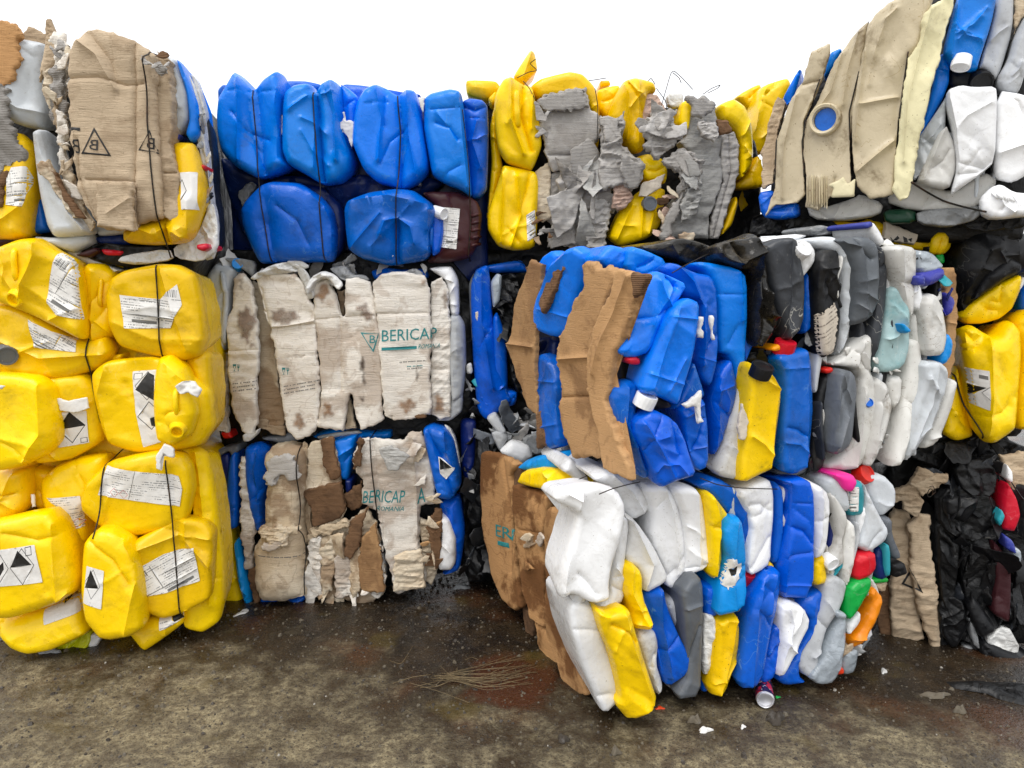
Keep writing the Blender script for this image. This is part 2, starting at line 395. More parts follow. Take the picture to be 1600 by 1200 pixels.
    lo, hi = P.min(0), P.max(0); G = hexgrid(lo, hi, s, rng)
    def keep(Z, dmin): return Z[inside(Z, [P]) & (segdist(Z, P, np.roll(P, -1, 0)) > dmin)]
    rr_ = [k['R'] * f for f in (.12, .4, .9) if k['R'] * f > .0012]
    V = [P]; E = [(i, (i + 1) % len(P)) for i in range(len(P))]; n0 = len(P)
    for r in rr_:
        z = keep(P - nr * r, r * .9); V.append(z)
    ncr = sum(len(x) for x in V)
    for L, a, w in q.cr + q.kink:
        L = resample(L, s * .8, False); ok = inside(L, [P]) & (segdist(L, P, np.roll(P, -1, 0)) > s * .5)
        ids = np.cumsum(ok) - 1 + ncr
        E += [(int(ids[i]), int(ids[i + 1])) for i in range(len(L) - 1) if ok[i] and ok[i + 1]]
        V.append(L[ok]); ncr += int(ok.sum())
    base_ = np.vstack(V); G = keep(G, max(s * .55, (rr_[-1] if rr_ else 0) + s * .35))
    if len(G) and len(base_) > n0:
        B_ = base_[n0:]; dm = np.full(len(G), 9.)
        for i in range(0, len(G), 1500): dm[i:i + 1500] = np.sqrt(((G[i:i + 1500, None] - B_[None]) ** 2).sum(2).min(1))
        G = G[dm > s * .42]
    V = np.vstack([base_, G])
    ov, oe, of, *_ = delaunay_2d_cdt([Vector(x) for x in V.tolist()], E, [], 0, 1e-6)
    ov = np.array([tuple(x) for x in ov]); of = np.array(of)
    cen = ov[of].mean(1); of = of[inside(cen, [P])]
    h = H(ov); W = pl.world(ov, h)
    q.bv = None; q.raw = (np.column_stack([ov, h]), of)
    def HM(U, q=q):
        if q.bv is None: q.bv = BVHTree.FromPolygons(q.raw[0].tolist(), q.raw[1].tolist())
        out = np.empty(len(U)); bad = []
        for i, (a, b) in enumerate(U.tolist()):
            r_ = q.bv.ray_cast((a, b, 9.), (0, 0, -1.))
            if r_[0] is None: bad.append(i); out[i] = 0
            else: out[i] = r_[0].z
        if bad: out[bad] = q.H(U[bad])
        return out
    q.HM = HM
    # rim -> back
    ec = {}
    for f in of.tolist():
        for a, b in ((f[0], f[1]), (f[1], f[2]), (f[2], f[0])): ec[(a, b)] = 1
    bd = [(a, b) for a, b in ec if (b, a) not in ec]; bv = sorted({x for e in bd for x in e}); ix = {v: i for i, v in enumerate(bv)}
    nb = len(W); B = ov[bv]; hb = h[bv]; T = k['T']; faces = of.tolist(); c = B.mean(0)
    lay = [(.12, 1.0), (.45, .5 + k['sc'] * .5), (1.0, k['sc'])] if T > .06 else [(1.0, k['sc'])]
    allv = [W]; prev = None
    for li, (f, sc) in enumerate(lay):
        jit = (vn(B + 7 * li, .06) * .05 * T if li else 0) if T > .06 else 0
        allv.append(pl.world(c + (B - c) * sc, hb - f * T + jit)); st0 = nb + li * len(bv)
        for a, b in bd:
            ia, ib = (a, b) if li == 0 else (nb + (li - 1) * len(bv) + ix[a], nb + (li - 1) * len(bv) + ix[b])
            faces.append([ib, ia, st0 + ix[a], st0 + ix[b]])
    cb = pl.world(c, hb.mean() - T); allv.append(cb); ci = nb + len(lay) * len(bv); st0 = nb + (len(lay) - 1) * len(bv)
    for a, b in bd: faces.append([st0 + ix[b], st0 + ix[a], ci])
    q.o = link(name, np.vstack(allv), faces, mat, CUR['e'], CUR['base'], True, sharp=62)
    if k['lab']: q.o['label'] = k['lab']
    CUR['pieces'].append(q); CUR['last'] = q
    return q

def to_uv(q, P): return np.array([q.pl.uv(x, y, q.off + q.k['D']) for x, y in P])
def patch(q, outer, name='label', mat='PP', marks=(), lift=.0036, keep_outside=True, s=.0062, jag=0.0, lab=None):
    """paper (or bare print when keep_outside is False) lying on a piece; marks = [(loops_px, mat), ...]"""
    q = q or CUR['last']; SEED[0] += 1; rng = np.random.RandomState(SEED[0])
    O = to_uv(q, outer); e1 = O[1] - O[0]; e1 = e1 / np.linalg.norm(e1); e2 = np.array([-e1[1], e1[0]]); o0 = O[0].copy()
    if (O[-1] - O[0]) @ e2 < 0: e2 = -e2
    O = resample(O, s)
    if jag: O = O + rng.uniform(-1, 1, O.shape) * jag
    V = [O]; E = [(i, (i + 1) % len(O)) for i in range(len(O))] if keep_outside else []
    if not keep_outside: V = []
    n = len(O) if keep_outside else 0; ML = []
    for loops, m in marks:
        L = [to_uv(q, l) for l in loops]; ML.append((L, m))
        for l in L: V.append(l); E += [(n + i, n + (i + 1) % len(l)) for i in range(len(l))]; n += len(l)
    if mat == 'PP' and keep_outside and not marks:
        st_ = np.stack([(O - o0) @ e1, (O - o0) @ e2], 1); l0, l1 = st_.min(0), st_.max(0); rc = []
        fl = rng.rand() < .5
        def R_(a, b, c, d):
            a, c = (1 - c, 1 - a) if fl else (a, c); x = l0 + (l1 - l0) * np.array([[a, b], [c, b], [c, d], [a, d]]); return o0 + x[:, :1] * e1 + x[:, 1:] * e2
        rc = [R_(.22, .80, .60, .86), R_(.06, .70, .94, .708), R_(.62, .08, .63, .70), R_(.06, .40, .60, .407)] + [R_(.70 + .025 * i, .12, .70 + .025 * i + (.008 if i % 3 else .015), .27) for i in range(9)]
        for l in rc: V.append(l); E += [(n + i, n + (i + 1) % 4) for i in range(4)]; n += 4
        ML.append((rc, 'GINK'))
    lo, hi = np.vstack(V).min(0), np.vstack(V).max(0); G = hexgrid(lo, hi, s, rng)
    if keep_outside: G = G[inside(G, [O]) & (segdist(G, O, np.roll(O, -1, 0)) > s * .4)]
    V = np.vstack(V + [G])
    ov, oe, of, *_ = delaunay_2d_cdt([Vector(x) for x in V.tolist()], E, [], 0, 1e-7)
    ov = np.array([tuple(x) for x in ov]); of = np.array(of); cen = ov[of].mean(1)
    mi = np.full(len(of), 0); mats = [mat] if keep_outside else []
    ok = inside(cen, [O]) if keep_outside else np.zeros(len(of), bool)
    for L, m in ML:
        if m not in mats: mats.append(m)
        ii = inside(cen, L); mi[ii] = mats.index(m)
        if not keep_outside: ok |= ii
    ok &= inside(cen, [q.loop])
    of = of[ok]; mi = mi[ok]
    if not len(of): return None
    us = np.unique(of); mp = np.full(len(ov), -1); mp[us] = np.arange(len(us)); ov = ov[us]; of = mp[of]
    W = q.pl.world(ov, q.HM(ov) + lift); uv = np.stack([(ov - o0) @ e1, (ov - o0) @ e2], 1)
    o = link(name, W, of.tolist(), mats, q.o, CUR['base'], True, mi, uv)
    if lab: o['label'] = lab
    return o

TXT = {}
def text_loops(s, bold=.02, shear=0.0):
    key = (s, bold, shear)
    if key in TXT: return TXT[key]
    cu = bpy.data.curves.new('lettering', 'FONT'); cu.body = s; cu.offset = bold; cu.shear = shear; cu.resolution_u = 2; cu.fill_mode = 'NONE'
    ob = bpy.data.objects.new('lettering', cu); COL.objects.link(ob); dg = bpy.context.evaluated_depsgraph_get()
    me = ob.evaluated_get(dg).to_mesh(); V = np.array([v.co[:2] for v in me.vertices]); adj = {}
    for e in me.edges:
        a, b = e.vertices; adj.setdefault(a, []).append(b); adj.setdefault(b, []).append(a)
    seen = set(); loops = []
    for st in adj:
        if st in seen: continue
        l = [st]; seen.add(st)
        while True:
            nx = [x for x in adj[l[-1]] if x not in seen]
            if not nx: break
            l.append(nx[0]); seen.add(nx[0])
        if len(l) > 2: loops.append(V[l])
    ob.evaluated_get(dg).to_mesh_clear(); bpy.data.objects.remove(ob); bpy.data.curves.remove(cu)
    allp = np.vstack(loops); lo, hi = allp.min(0), allp.max(0); loops = [(l - lo) / (hi - lo) for l in loops]
    TXT[key] = loops; return loops
def quadmap(loops, a, b, d):
    """unit box -> pixel parallelogram: a = lower-left, b = lower-right, d = upper-left of the lettering"""
    a, b, d = [pts(x)[0] for x in (a, b, d)]
    return [a + l[:, :1] * (b - a) + l[:, 1:] * (d - a) for l in loops]
def lettering(q, s, a, b, d, mat='INK', bold=.02, shear=0.0, name='lettering'):
    L = quadmap(text_loops(s, bold, shear), a, b, d); return patch(q, L[0], name, None, [(L, mat)], .0022, False, .009)
SQ = np.array([[0, 0], [1, 0], [1, 1], [0, 1.]])
def ring(poly, t):
    c = poly.mean(0); return [poly, c + (poly - c) * (1 - t)]
TRI = np.array([[0, 0], [1, 0], [.5, 1.]])
DIA = np.array([[.5, 0], [1, .5], [.5, 1], [0, .5]])
def hazard(a, b, d, corr=True, cells=None):
    """print of a transport label: two class diamonds, arrows box, UN number; in the label's own unit frame"""
    out = []
    def add(loops, m='INK'): out.append((quadmap(loops, a, b, d), m))
    def place(L, x, y, w, h): return [l * np.array([w, h]) + np.array([x, y]) for l in L]
    return out, add, place

def lathe(name, q, at, prof, axis, mat, nseg=28, ribs=0.0, lift=0.0, up=(0, 0, 1), parent=None):
    """turned part (cap, spout, ring) on a piece; axis in the piece's (u, v, n) frame; profile in metres"""
    q = q or CUR['last']; uv = np.array([q.pl.uv(*at, q.off + q.k['D'] + lift)]); c = q.pl.world(uv, q.HM(uv) + lift)[0]
    ax = q.pl.u * axis[0] + q.pl.v * axis[1] + q.pl.n * axis[2]; ax /= np.linalg.norm(ax)
    e = np.cross(ax, [0, 0, 1.]); e = e / np.linalg.norm(e) if np.linalg.norm(e) > .1 else np.array([1., 0, 0]); f = np.cross(ax, e)
    V = []; F = []
    for j, (r, z) in enumerate(prof):
        for i in range(nseg):
            a = 2 * math.pi * i / nseg; rr = r * (1 - (ribs if (i % 3 == 0) and 0 < j < 3 else 0)); V.append(c + ax * z + (e * math.cos(a) + f * math.sin(a)) * rr)
    for j in range(len(prof) - 1):
        for i in range(nseg): F.append([j * nseg + i, j * nseg + (i + 1) % nseg, (j + 1) * nseg + (i + 1) % nseg, (j + 1) * nseg + i])
    return link(name, V, F, mat, parent or q.o, CUR['base'], True, sharp=35)
def cap(q, at, r, axis, mat, h=.03, name='cap', lift=0.0):
    at = tuple(pts(at)[0])
    return lathe(name, q, at, [(r * .98, -.02), (r, .001), (r, h * .8), (r * .95, h), (r * .8, h), (r * .76, h * .88), (0.0005, h * .88)], axis, mat, 48, .05, lift)
def spout(q, at, r, axis, mat, h=.03, name='spout'):
    at = tuple(pts(at)[0])
    return lathe(name, q, at, [(r * 1.35, -.01), (r * 1.1, .006), (r, h), (r * .80, h), (r * .78, -.004), (0.0005, -.006)], axis, mat, 24)

def tube_mesh(W, r, nseg=7):
    W = np.asarray(W); n = len(W); T = np.gradient(W, axis=0); T /= np.maximum(np.linalg.norm(T, axis=1, keepdims=True), 1e-9)
    V = []; F = []; rr = np.full(n, r) if np.isscalar(r) else r; e = None
    for i in range(n):
        if e is None:
            e = np.cross(T[i], [0.31, .2, .93])
        e = e - T[i] * (e @ T[i]); e /= np.linalg.norm(e); f = np.cross(T[i], e)
        for k in range(nseg):
            a = 2 * math.pi * k / nseg; V.append(W[i] + (e * math.cos(a) + f * math.sin(a)) * rr[i])
    for i in range(n - 1):
        for k in range(nseg): F.append([i * nseg + k, i * nseg + (k + 1) % nseg, (i + 1) * nseg + (k + 1) % nseg, (i + 1) * nseg + k])
    F.append(list(range(nseg))[::-1]); F.append([(n - 1) * nseg + k for k in range(nseg)])
    return V, F
def handle(q, st, r=.012, lift=.008, mat=None, name='handle'):
    q = q or CUR['last']; U = to_uv(q, pts(st)); U = resample(U, .012, False); h = q.HM(U) + lift
    x = np.linspace(0, 1, len(U)); h = h - .02 * (np.abs(2 * x - 1) ** 6)
    V, F = tube_mesh(q.pl.world(U, h), r, 10)
    return link(name, V, F, mat or q.o.data.materials[0], q.o, CUR['base'])
def wire(st, r=.0032, lift=.004, tight=.05, pl=None, name='baling_wire', mat='WIRE', off=0.05):
    pl = pl or CUR['pl']; U = np.array([pl.uv(x, y, off) for x, y in pts(st)]); U = resample(U, .012, False); h = np.full(len(U), -.2)
    for q in CUR['pieces']:
        if q.pl is not pl or q.k.get('core'): continue
        ii = inside(U, [q.loop])
        if ii.any(): h[ii] = np.maximum(h[ii], q.HM(U[ii]))
    g = h.copy()
    for _ in range(30):                                   # taut: spans the hollows between the humps
        m = g.copy(); m[1:-1] = (g[:-2] + g[2:]) / 2; g = np.maximum(h, m)
    m = g.copy()
    for _ in range(3): m[1:-1] = (m[:-2] + 2 * m[1:-1] + m[2:]) / 4
    V, F = tube_mesh(pl.world(U, np.maximum(m, h) + lift), r, 6)
    return link(name, V, F, mat, CUR['e'], CUR['base'])
def freewire(st, dep, r=.0021, name='baling_wire'):
    """loose wire end standing off the bale; dep = distance in front of the face for each point"""
    pl = CUR['pl']; P = pts(st); W = np.array([pl.world(np.array(pl.uv(x, y, d)), d)[0] for (x, y), d in zip(P, dep)])
    t = np.linspace(0, len(W) - 1, len(W) * 5); W = np.stack([np.interp(t, range(len(W)), W[:, i]) for i in range(3)], 1)
    for _ in range(2): W[1:-1] = (W[:-2] + 2 * W[1:-1] + W[2:]) / 4
    V, F = tube_mesh(W, r, 5); return link(name, V, F, 'WIRE', CUR['e'], CUR['base'])
def core(mat, st, off=-.13, T=.75, n=.03, sc=.93):
    return p('crushed_core', mat, st, off, T=T, n=n, cell=.12, D=.04, R=.05, rnd=1, s=.03, sc=sc, wv=0, core=True)
def scraps(st, n, mats, size=(18, 45), off=(.0, .08), name='plastic_scrap', seed=1, an=1.6, crump=.02, ang=None):
    r = np.random.RandomState(seed); reg = pts(st); lo, hi = reg.min(0), reg.max(0); k = 0
    while k < n:
        c = r.uniform(lo, hi)
        if not inside(c[None], [reg])[0]: continue
        k += 1; m = r.randint(5, 9); a = np.sort(r.uniform(0, 2 * math.pi, m)); rad = r.uniform(.5, 1.1, m) * r.uniform(*size) * .5
        th = r.uniform(0, math.pi) if ang is None else ang + r.normal(0, .3); x = rad * np.cos(a) * r.uniform(.5, .8); y = rad * np.sin(a) * 1.35
        P = np.stack([c[0] + x * math.cos(th) - y * math.sin(th), c[1] + x * math.sin(th) + y * math.cos(th)], 1)
        if abs(area(P)) < 60: continue
        mt = mats[r.randint(len(mats))]
        p(name if mt[0] != 'C' or mt == 'CL' else 'cardboard_scrap', mt, P, r.uniform(*off), D=.003, R=.005, T=.005, n=crump * 1.6, cell=.05, an=r.uniform(.4, 2.5), ang=th, tl=tuple(r.uniform(-.9, .9, 2) * (.45 if mt[0] == 'C' else 1)), bow=tuple(r.uniform(-3, 5, 2)), rnd=0, s=.009, jag=.004, wob=.006, wv=0, sc=.99)

STL = [0]
def tint(key, name, col, alpha):
    """water stain soaked into the board: colours it, lets the board show through"""
    t = NT(name); v = t.coords((1, 1, 1)); t.l(t.mix(t.ramp(t.noise(v, 30, 6, .65), .35, .65), lin(col), tuple(min(1, x * 1.6) for x in lin(col)[:3]) + (1,)), t.b.inputs['Base Color'])
    t.b.inputs['Roughness'].default_value = .85; t.b.inputs['Specular IOR Level'].default_value = .2
    uv = t.coords((1, 1, 1), False, 'UV'); sx = t.n('ShaderNodeSeparateXYZ'); t.l(uv, sx.inputs[0])
    f = t.mul(t.ramp(sx.outputs[0], 0, .022), t.ramp(t.noise(v, 16, 6, .7), .25, .6, alpha * .45, alpha)); t.l(f, t.b.inputs['Alpha']); MATS[key] = t.m
tint('STG', 'grey_water_stain', '7d6c60', .75); tint('STN', 'dark_water_stain', '6a5546', .8); tint('STB', 'brown_water_stain', '7a5530', .65); tint('STD', 'dark_mould_stain', '3a2c22', .8)
def patch_uv(q, O, name, mat, lift=.0025, s=.0075):
    rng = np.random.RandomState(STL[0]); G = hexgrid(O.min(0), O.max(0), s, rng); G = G[inside(G, [O]) & (segdist(G, O, np.roll(O, -1, 0)) > s * .4)]
    V = np.vstack([O, G]); n = len(O)
    ov, oe, of, *_ = delaunay_2d_cdt([Vector(x) for x in V.tolist()], [(i, (i + 1) % n) for i in range(n)], [], 0, 1e-7)
    ov = np.array([tuple(x) for x in ov]); of = np.array(of); cen = ov[of].mean(1); of = of[inside(cen, [O]) & inside(cen, [q.loop])]
    if not len(of): return
    us = np.unique(of); mp = np.full(len(ov), -1); mp[us] = np.arange(len(us)); ov = ov[us]; of = mp[of]
    d = segdist(ov, O, np.roll(O, -1, 0)); uv = np.stack([d, d], 1)
    return link(name, q.pl.world(ov, q.HM(ov) + lift), of.tolist(), mat, q.o, CUR['base'], True, None, uv)

def strips(st, n, mats, seed, w=(7, 17), ln=(70, 170), off=(.0, .05), lean=0.0):
    """thin flattened pieces on edge, jammed into the gaps between the bigger ones"""
    r = np.random.RandomState(seed); reg = pts(st); lo, hi = reg.min(0), reg.max(0); k = 0
    while k < n:
        x0, y0 = r.uniform(lo, hi); L = r.uniform(*ln) * .6; W = r.uniform(*w) * .6; dx = L * (lean + r.normal(0, .07)); b = r.normal(0, 5)
        if not (inside(np.array([[x0, y0]]), [reg])[0] and inside(np.array([[x0 + dx, y0 + L]]), [reg])[0]): continue
        k += 1
        P = np.array([[x0, y0 + 3], [x0 + W * .6, y0], [x0 + W + b * .5, y0 + L * .25], [x0 + W + b + dx * .5, y0 + L * .55], [x0 + W + dx, y0 + L - 4], [x0 + dx + W * .3, y0 + L], [x0 + dx * .5 + b, y0 + L * .5], [x0 + b * .5, y0 + L * .25]])
        p('plastic_strip', mats[r.randint(len(mats))], P, r.uniform(*off), D=.014, R=.012, T=.12, n=.012, cell=.06, s=.009, wv=0, rnd=1)

# ================================================================== ground
def gpt(px, py, z=0.0):
    r = ray(px, py); t = (CAMH - z) / -r[2]; return CAM + r * t

def ground():
    t = NT('wet_dirty_concrete'); v = t.coords((1, 1, 1), False); vw = t.coords((1, .55, 1), False)
    big = t.noise(vw, .9, 6, .6, .8); med = t.noise(v, 7, 7, .62, .5); fine = t.noise(v, 38, 5, .7); grit = t.noise(v, 120, 3, .7)
    dry = t.mix(t.ramp(fine, .35, .68), lin('60543f'), lin('968a6c'))
    dry = t.mix(t.ramp(med, .40, .66, 0, .6), dry, lin('4a4238'))
    wet = t.mix(t.ramp(med, .38, .66), lin('1c1610'), lin('382c1d'))
    wet = t.mix(t.ramp(t.noise(v, 1.7, 3), .52, .66, 0, .6), wet, lin('54331c'))
    sxy = t.n('ShaderNodeSeparateXYZ'); tc = t.n('ShaderNodeTexCoord'); t.l(tc.outputs['Object'], sxy.inputs[0])
    # damp strip: the yard stays wet along the foot of the stacks and dries towards the open yard
    ma = t.n('ShaderNodeMath', operation='MULTIPLY_ADD'); ma.inputs[1].default_value = .30; ma.inputs[2].default_value = -.83
    t.l(sxy.outputs[1], ma.inputs[0])
    ad = t.n('ShaderNodeMath', operation='ADD'); t.l(big, ad.inputs[0]); t.l(ma.outputs[0], ad.inputs[1])
    ad2 = t.n('ShaderNodeMath', operation='MULTIPLY_ADD'); ad2.inputs[1].default_value = .55; t.l(med, ad2.inputs[0]); t.l(ad.outputs[0], ad2.inputs[2])
    ax = t.n('ShaderNodeMath', operation='MULTIPLY_ADD'); ax.inputs[1].default_value = .055; t.l(sxy.outputs[0], ax.inputs[0]); t.l(ad2.outputs[0], ax.inputs[2])
    wetm = t.ramp(ax.outputs[0], .58, .90)
    base = t.mix(wetm, dry, wet)
    base = t.mix(t.ramp(grit, .52, .64, 0, .75), base, lin('221d17'))
    base = t.mix(t.ramp(t.noise(v, 230, 2, .6), .57, .68, 0, .6), base, lin('1e1a15'))
    sp = t.n('ShaderNodeVectorMath', operation='DISTANCE'); sp.inputs[1].default_value = tuple(gpt(800, 1066)); tcs = t.n('ShaderNodeTexCoord'); t.l(tcs.outputs['Object'], sp.inputs[0])
    rs = t.n('ShaderNodeMath', operation='MULTIPLY_ADD'); rs.inputs[1].default_value = -.32; t.l(med, rs.inputs[0]); t.l(sp.outputs['Value'], rs.inputs[2])
    base = t.mix(t.ramp(rs.outputs[0], .09, -.02, 0, .75), base, lin('4a2613'))
    base = t.mix(t.ramp(t.noise(v, 75, 3, .6), .62, .69, 0, .35), base, lin('857a66'))
    base = t.mix(t.ramp(t.noise(v, 2.4, 3, .5), .60, .70, 0, .45), base, lin('5c4f22'))
    t.l(base, t.b.inputs['Base Color'])
    r = t.n('ShaderNodeMath', operation='MULTIPLY_ADD'); r.inputs[1].default_value = -.58; r.inputs[2].default_value = .82
    t.l(wetm, r.inputs[0]); r2 = t.n('ShaderNodeMath', operation='MULTIPLY_ADD'); r2.inputs[1].default_value = .34; t.l(fine, r2.inputs[0])
    r3 = t.n('ShaderNodeMath', operation='SUBTRACT'); r3.inputs[1].default_value = .17; t.l(r.outputs[0], r2.inputs[2]); t.l(r2.outputs[0], r3.inputs[0])
    t.l(r3.outputs[0], t.b.inputs['Roughness']); t.b.inputs['Specular IOR Level'].default_value = .45
    n1 = t.bump(med, .5, .03); n2 = t.bump(fine, .55, .012, n1); n3 = t.bump(grit, .5, .005, n2); t.l(n3, t.b.inputs['Normal'])
    MATS['GROUND'] = t.m
    xs = np.r_[-400, -120, -40, -15, -8, np.arange(-4.5, 4.55, .05), 8, 15, 40, 120, 400]; ys = np.r_[-60, -10, -2, 0, 1, np.arange(1.6, 4.65, .05), 8, 14, 30, 90, 400]
    X, Y = np.meshgrid(xs, ys); P = np.stack([X.ravel(), Y.ravel()], 1); a, b = VN(3), VN(4)
    z = .012 * a(P, .7) + .006 * b(P, .16) + .003 * a(P + 50, .07)
    z = np.where((np.abs(P[:, 0]) < 4.6) & (P[:, 1] > 1.5) & (P[:, 1] < 4.7), z, 0)
    nx, ny = len(xs), len(ys)
    F = [[j * nx + i, j * nx + i + 1, (j + 1) * nx + i + 1, (j + 1) * nx + i] for j in range(ny - 1) for i in range(nx - 1)]
    o = link('ground', np.column_stack([P, z]), F, 'GROUND'); o['kind'] = 'structure'
    return lambda q: .012 * a(q, .7) + .006 * b(q, .16) + .003 * a(q + 50, .07)
GZ = ground()
# ================================================================== where the bales stand
PL = Plane((-2.6, 3.30), (-1.3, 3.42))                 # face of the left stack
PC = Plane((-1.7, 3.90), (0.2, 3.90))                  # face of the middle stack
PG = Plane((-.4, 3.95), (1.4, 4.00))                   # the upper yellow bale and what is under it
PF = Plane((.45, 2.86), (1.58, 3.17))                  # front of the two bales that stand forward
PS = Plane((-.10, 3.78), (.43, 2.90))                  # their flank
PU = Plane((1.10, 3.62), (2.35, 3.02))                 # the high corner bale
PR = Plane((1.45, 3.55), (2.7, 3.32))                  # right-hand stack
PT = Plane((1.45, 3.42), (2.7, 3.25))

# ================================================================== left stack
zoom(0, 0, 2.857)
bale('waste_bale', 'beige cardboard and jerrycan bale with upside-down black triangle prints, topmost of the left stack', (-2.0, 3.6, 1.78), [PL])
setwires('705,210 697,330 695,560 712,760 735,980 760,1150')
core('KF', '-60,140 100,200 300,220 720,280 830,420 880,700 900,1260 600,1260 200,1260 -60,1200', -.16)
p('cardboard_sheet', 'CB', '95,165 130,120 210,150 225,260 150,255 100,200', -.02, n=.02)
p('jerrycan', 'WT', '95,195 130,185 225,200 230,340 235,540 200,578 120,570 45,540 25,400 60,330 75,240', -.03, D=.07, n=.01, cr=[('30,440 100,490 220,510', .02, .02)])
p('cardboard_sheet', 'CO', '-60,80 0,78 20,85 60,110 100,150 80,190 92,230 70,330 22,385 -60,390', .06, n=.03, jag=.012)
p('cardboard_sheet', 'CS', '-60,370 30,390 52,470 42,560 75,660 112,690 60,735 0,775 -60,780', .07, n=.04, jag=.014)
p('jerrycan', 'Y', '50,600 95,592 140,640 165,720 162,900 140,1060 80,1072 -60,1065 -60,720', .0, D=.07, n=.014, cr=[('0,1000 60,960 150,900', .015, .02)])
patch(None, pts('52,748 118,742 127,800 108,925 30,914 36,800'), mat='PP')
p('cardboard_sheet', 'CK', '0,775 40,760 30,860 0,920 -60,930 -60,780', .08, n=.03, jag=.01)
p('jerrycan', 'MR', '-60,1065 140,1045 155,1085 0,1110 -60,1110', -.05)
p('jerrycan', 'BD', '155,870 200,890 230,1030 140,1050', -.06)
p('jerrycan', 'WT', '150,1055 250,1062 420,1040 425,1090 335,1132 200,1085', .0, D=.06)
p('jerrycan', 'WT', '157,590 215,578 240,700 300,870 420,1005 432,1050 250,1066 213,1010 188,900 168,750', .03, D=.06, n=.018, cr=[('190,600 230,780 330,960 400,1030', .02, .02)])
p('jerrycan', 'WT', '425,1000 600,1020 600,1040 440,1058', -.02)
p('jerrycan', 'NV', '410,1060 560,1040 600,1095 480,1110', -.05)
p('plastic_scrap', 'KF', '350,1125 440,1080 620,1100 760,1095 775,1150 600,1195 420,1170', -.02, T=.3)
p('plastic_scrap', 'MR', '330,1140 430,1103 452,1120 400,1152', .02, n=.02)
p('plastic_scrap', 'R', '450,1110 560,1120 540,1142 470,1140', .0, n=.02)
p('plastic_film', 'FW', '550,1140 760,1108 780,1160 620,1185 520,1170', .03)
p('jerrycan', 'WT', '755,255 795,268 852,430 852,540 802,602 768,580 760,400', -.01, D=.05)
p('jerrycan', 'BL', '795,266 822,290 882,460 892,600 852,637 833,600 850,540 838,420', .0, D=.04, R=.03)
p('plastic_film', 'FW', '838,320 880,400 905,520 925,700 940,900 965,1010 960,1150 900,1165 925,900 898,700 875,600 872,480', -.04, T=.08, n=.03)
p('plastic_film', 'KF', '905,480 935,540 955,700 955,850 975,960 985,1130 960,1150 935,900', -.12, T=.1, n=.03)
p('plastic_film', 'FW', '845,330 870,340 900,430 925,520 915,560 880,440', -.08, T=.06)
scraps('870,450 900,450 940,700 970,1100 930,1140 920,900 890,650', 22, ['FW', 'FG', 'CT', 'FW', 'KF'], (10, 26), (-.03, .02), seed=91, ang=0.1)
p('bottle', 'PU', '760,585 780,575 805,605 795,625 768,622', .02, D=.03)
p('plastic_film', 'FW', '770,1100 880,1050 925,930 950,900 975,1000 982,1120 900,1172 780,1152', .0, n=.03)
q = p('jerrycan', 'Y', '755,628 862,634 892,720 917,800 924,900 882,1040 850,1086 700,1096 560,1086 546,1030 600,1000 760,960', .03, D=.075, R=.09, n=.01,
  cr=[('560,1080 620,1020 700,1050 745,1010 850,1080', .022, .02), ('740,1000 745,1095', -.03, .02), ('850,900 850,1085', .012, .02)])
patch(q, pts('798,768 876,766 884,937 818,938'), mat='PB', marks=[(quadmap(ring(DIA, .12), '785,905', '835,905', '785,798'), 'INK')])
p('cap', 'R', '880,1092 925,1085 936,1108 910,1124 880,1112', .08, D=.03, R=.02)
p('plastic_scrap', 'R', '893,735 912,735 912,755 893,757', .02)
p('cardboard_sheet', 'CB', '210,90 225,86 246,140 262,210 277,262 240,305 200,335 178,372 195,280 208,200', .05, D=.02, n=.018, jag=.002)
p('cardboard_sheet', 'CT', '190,300 240,310 262,330 230,460 240,560 200,420', .06, n=.02)
for s_, m_, o_ in (('255,150 300,190 318,260 312,420 285,520 250,470 240,330', 'CW', .05), ('235,330 275,300 290,480 300,640 270,660 235,560', 'CS', .07), ('262,500 305,520 305,700 325,800 290,820 250,700', 'CW', .08), ('280,720 320,760 365,880 432,1020 400,1020 330,940 285,840', 'CT', .09), ('225,420 262,440 262,600 240,600', 'CB', .09), ('300,200 322,280 320,420 304,400', 'CG', .10)):
    p('cardboard_sheet', m_, s_, o_, n=.03, cell=.07, an=.6, jag=.013, tl=(random.Random(o_).uniform(-.4, .4), .1))
scraps('250,170 340,180 330,400 310,560 230,520 190,400 250,280', 9, ['CW', 'CS', 'CG', 'CT'], (18, 44), (.08, .13), seed=3, crump=.03)
scraps('300,560 330,800 420,1000 380,990 260,760 230,600', 8, ['CW', 'CT', 'CB'], (16, 40), (.09, .13), seed=4, crump=.03)
p('cardboard_sheet', 'CT', '160,730 215,708 242,760 300,870 372,970 330,976 280,915 235,835 175,765', .12, n=.03, jag=.006)
p('cardboard_sheet', 'CK', '225,760 250,770 300,860 380,975 340,965 290,890', .14, n=.02, jag=.005)
q = p('cardboard_sheet', 'CB', '312,250 345,180 400,140 440,130 520,150 600,185 665,218 705,245 700,330 700,560 705,640 722,800 735,975 700,980 610,1000 604,1030 550,1030 430,1015 420,960 350,870 328,700 312,500 308,350', .12, round=True, D=.035, R=.05, T=.12, sc=.93, n=.010, cell=.14, rnd=1,
  cr=[('345,180 440,250 520,400', .02, .018), ('400,150 500,280 530,420', -.014, .018), ('602,190 604,400 600,1030', -.012, .006), ('310,350 440,345 560,380 640,372', -.01, .005), ('350,800 480,805 605,812', -.008, .004), ('345,620 350,800 430,1000', -.012, .006)],
  lab='large beige cardboard sheet wrapped over the front of the bale')
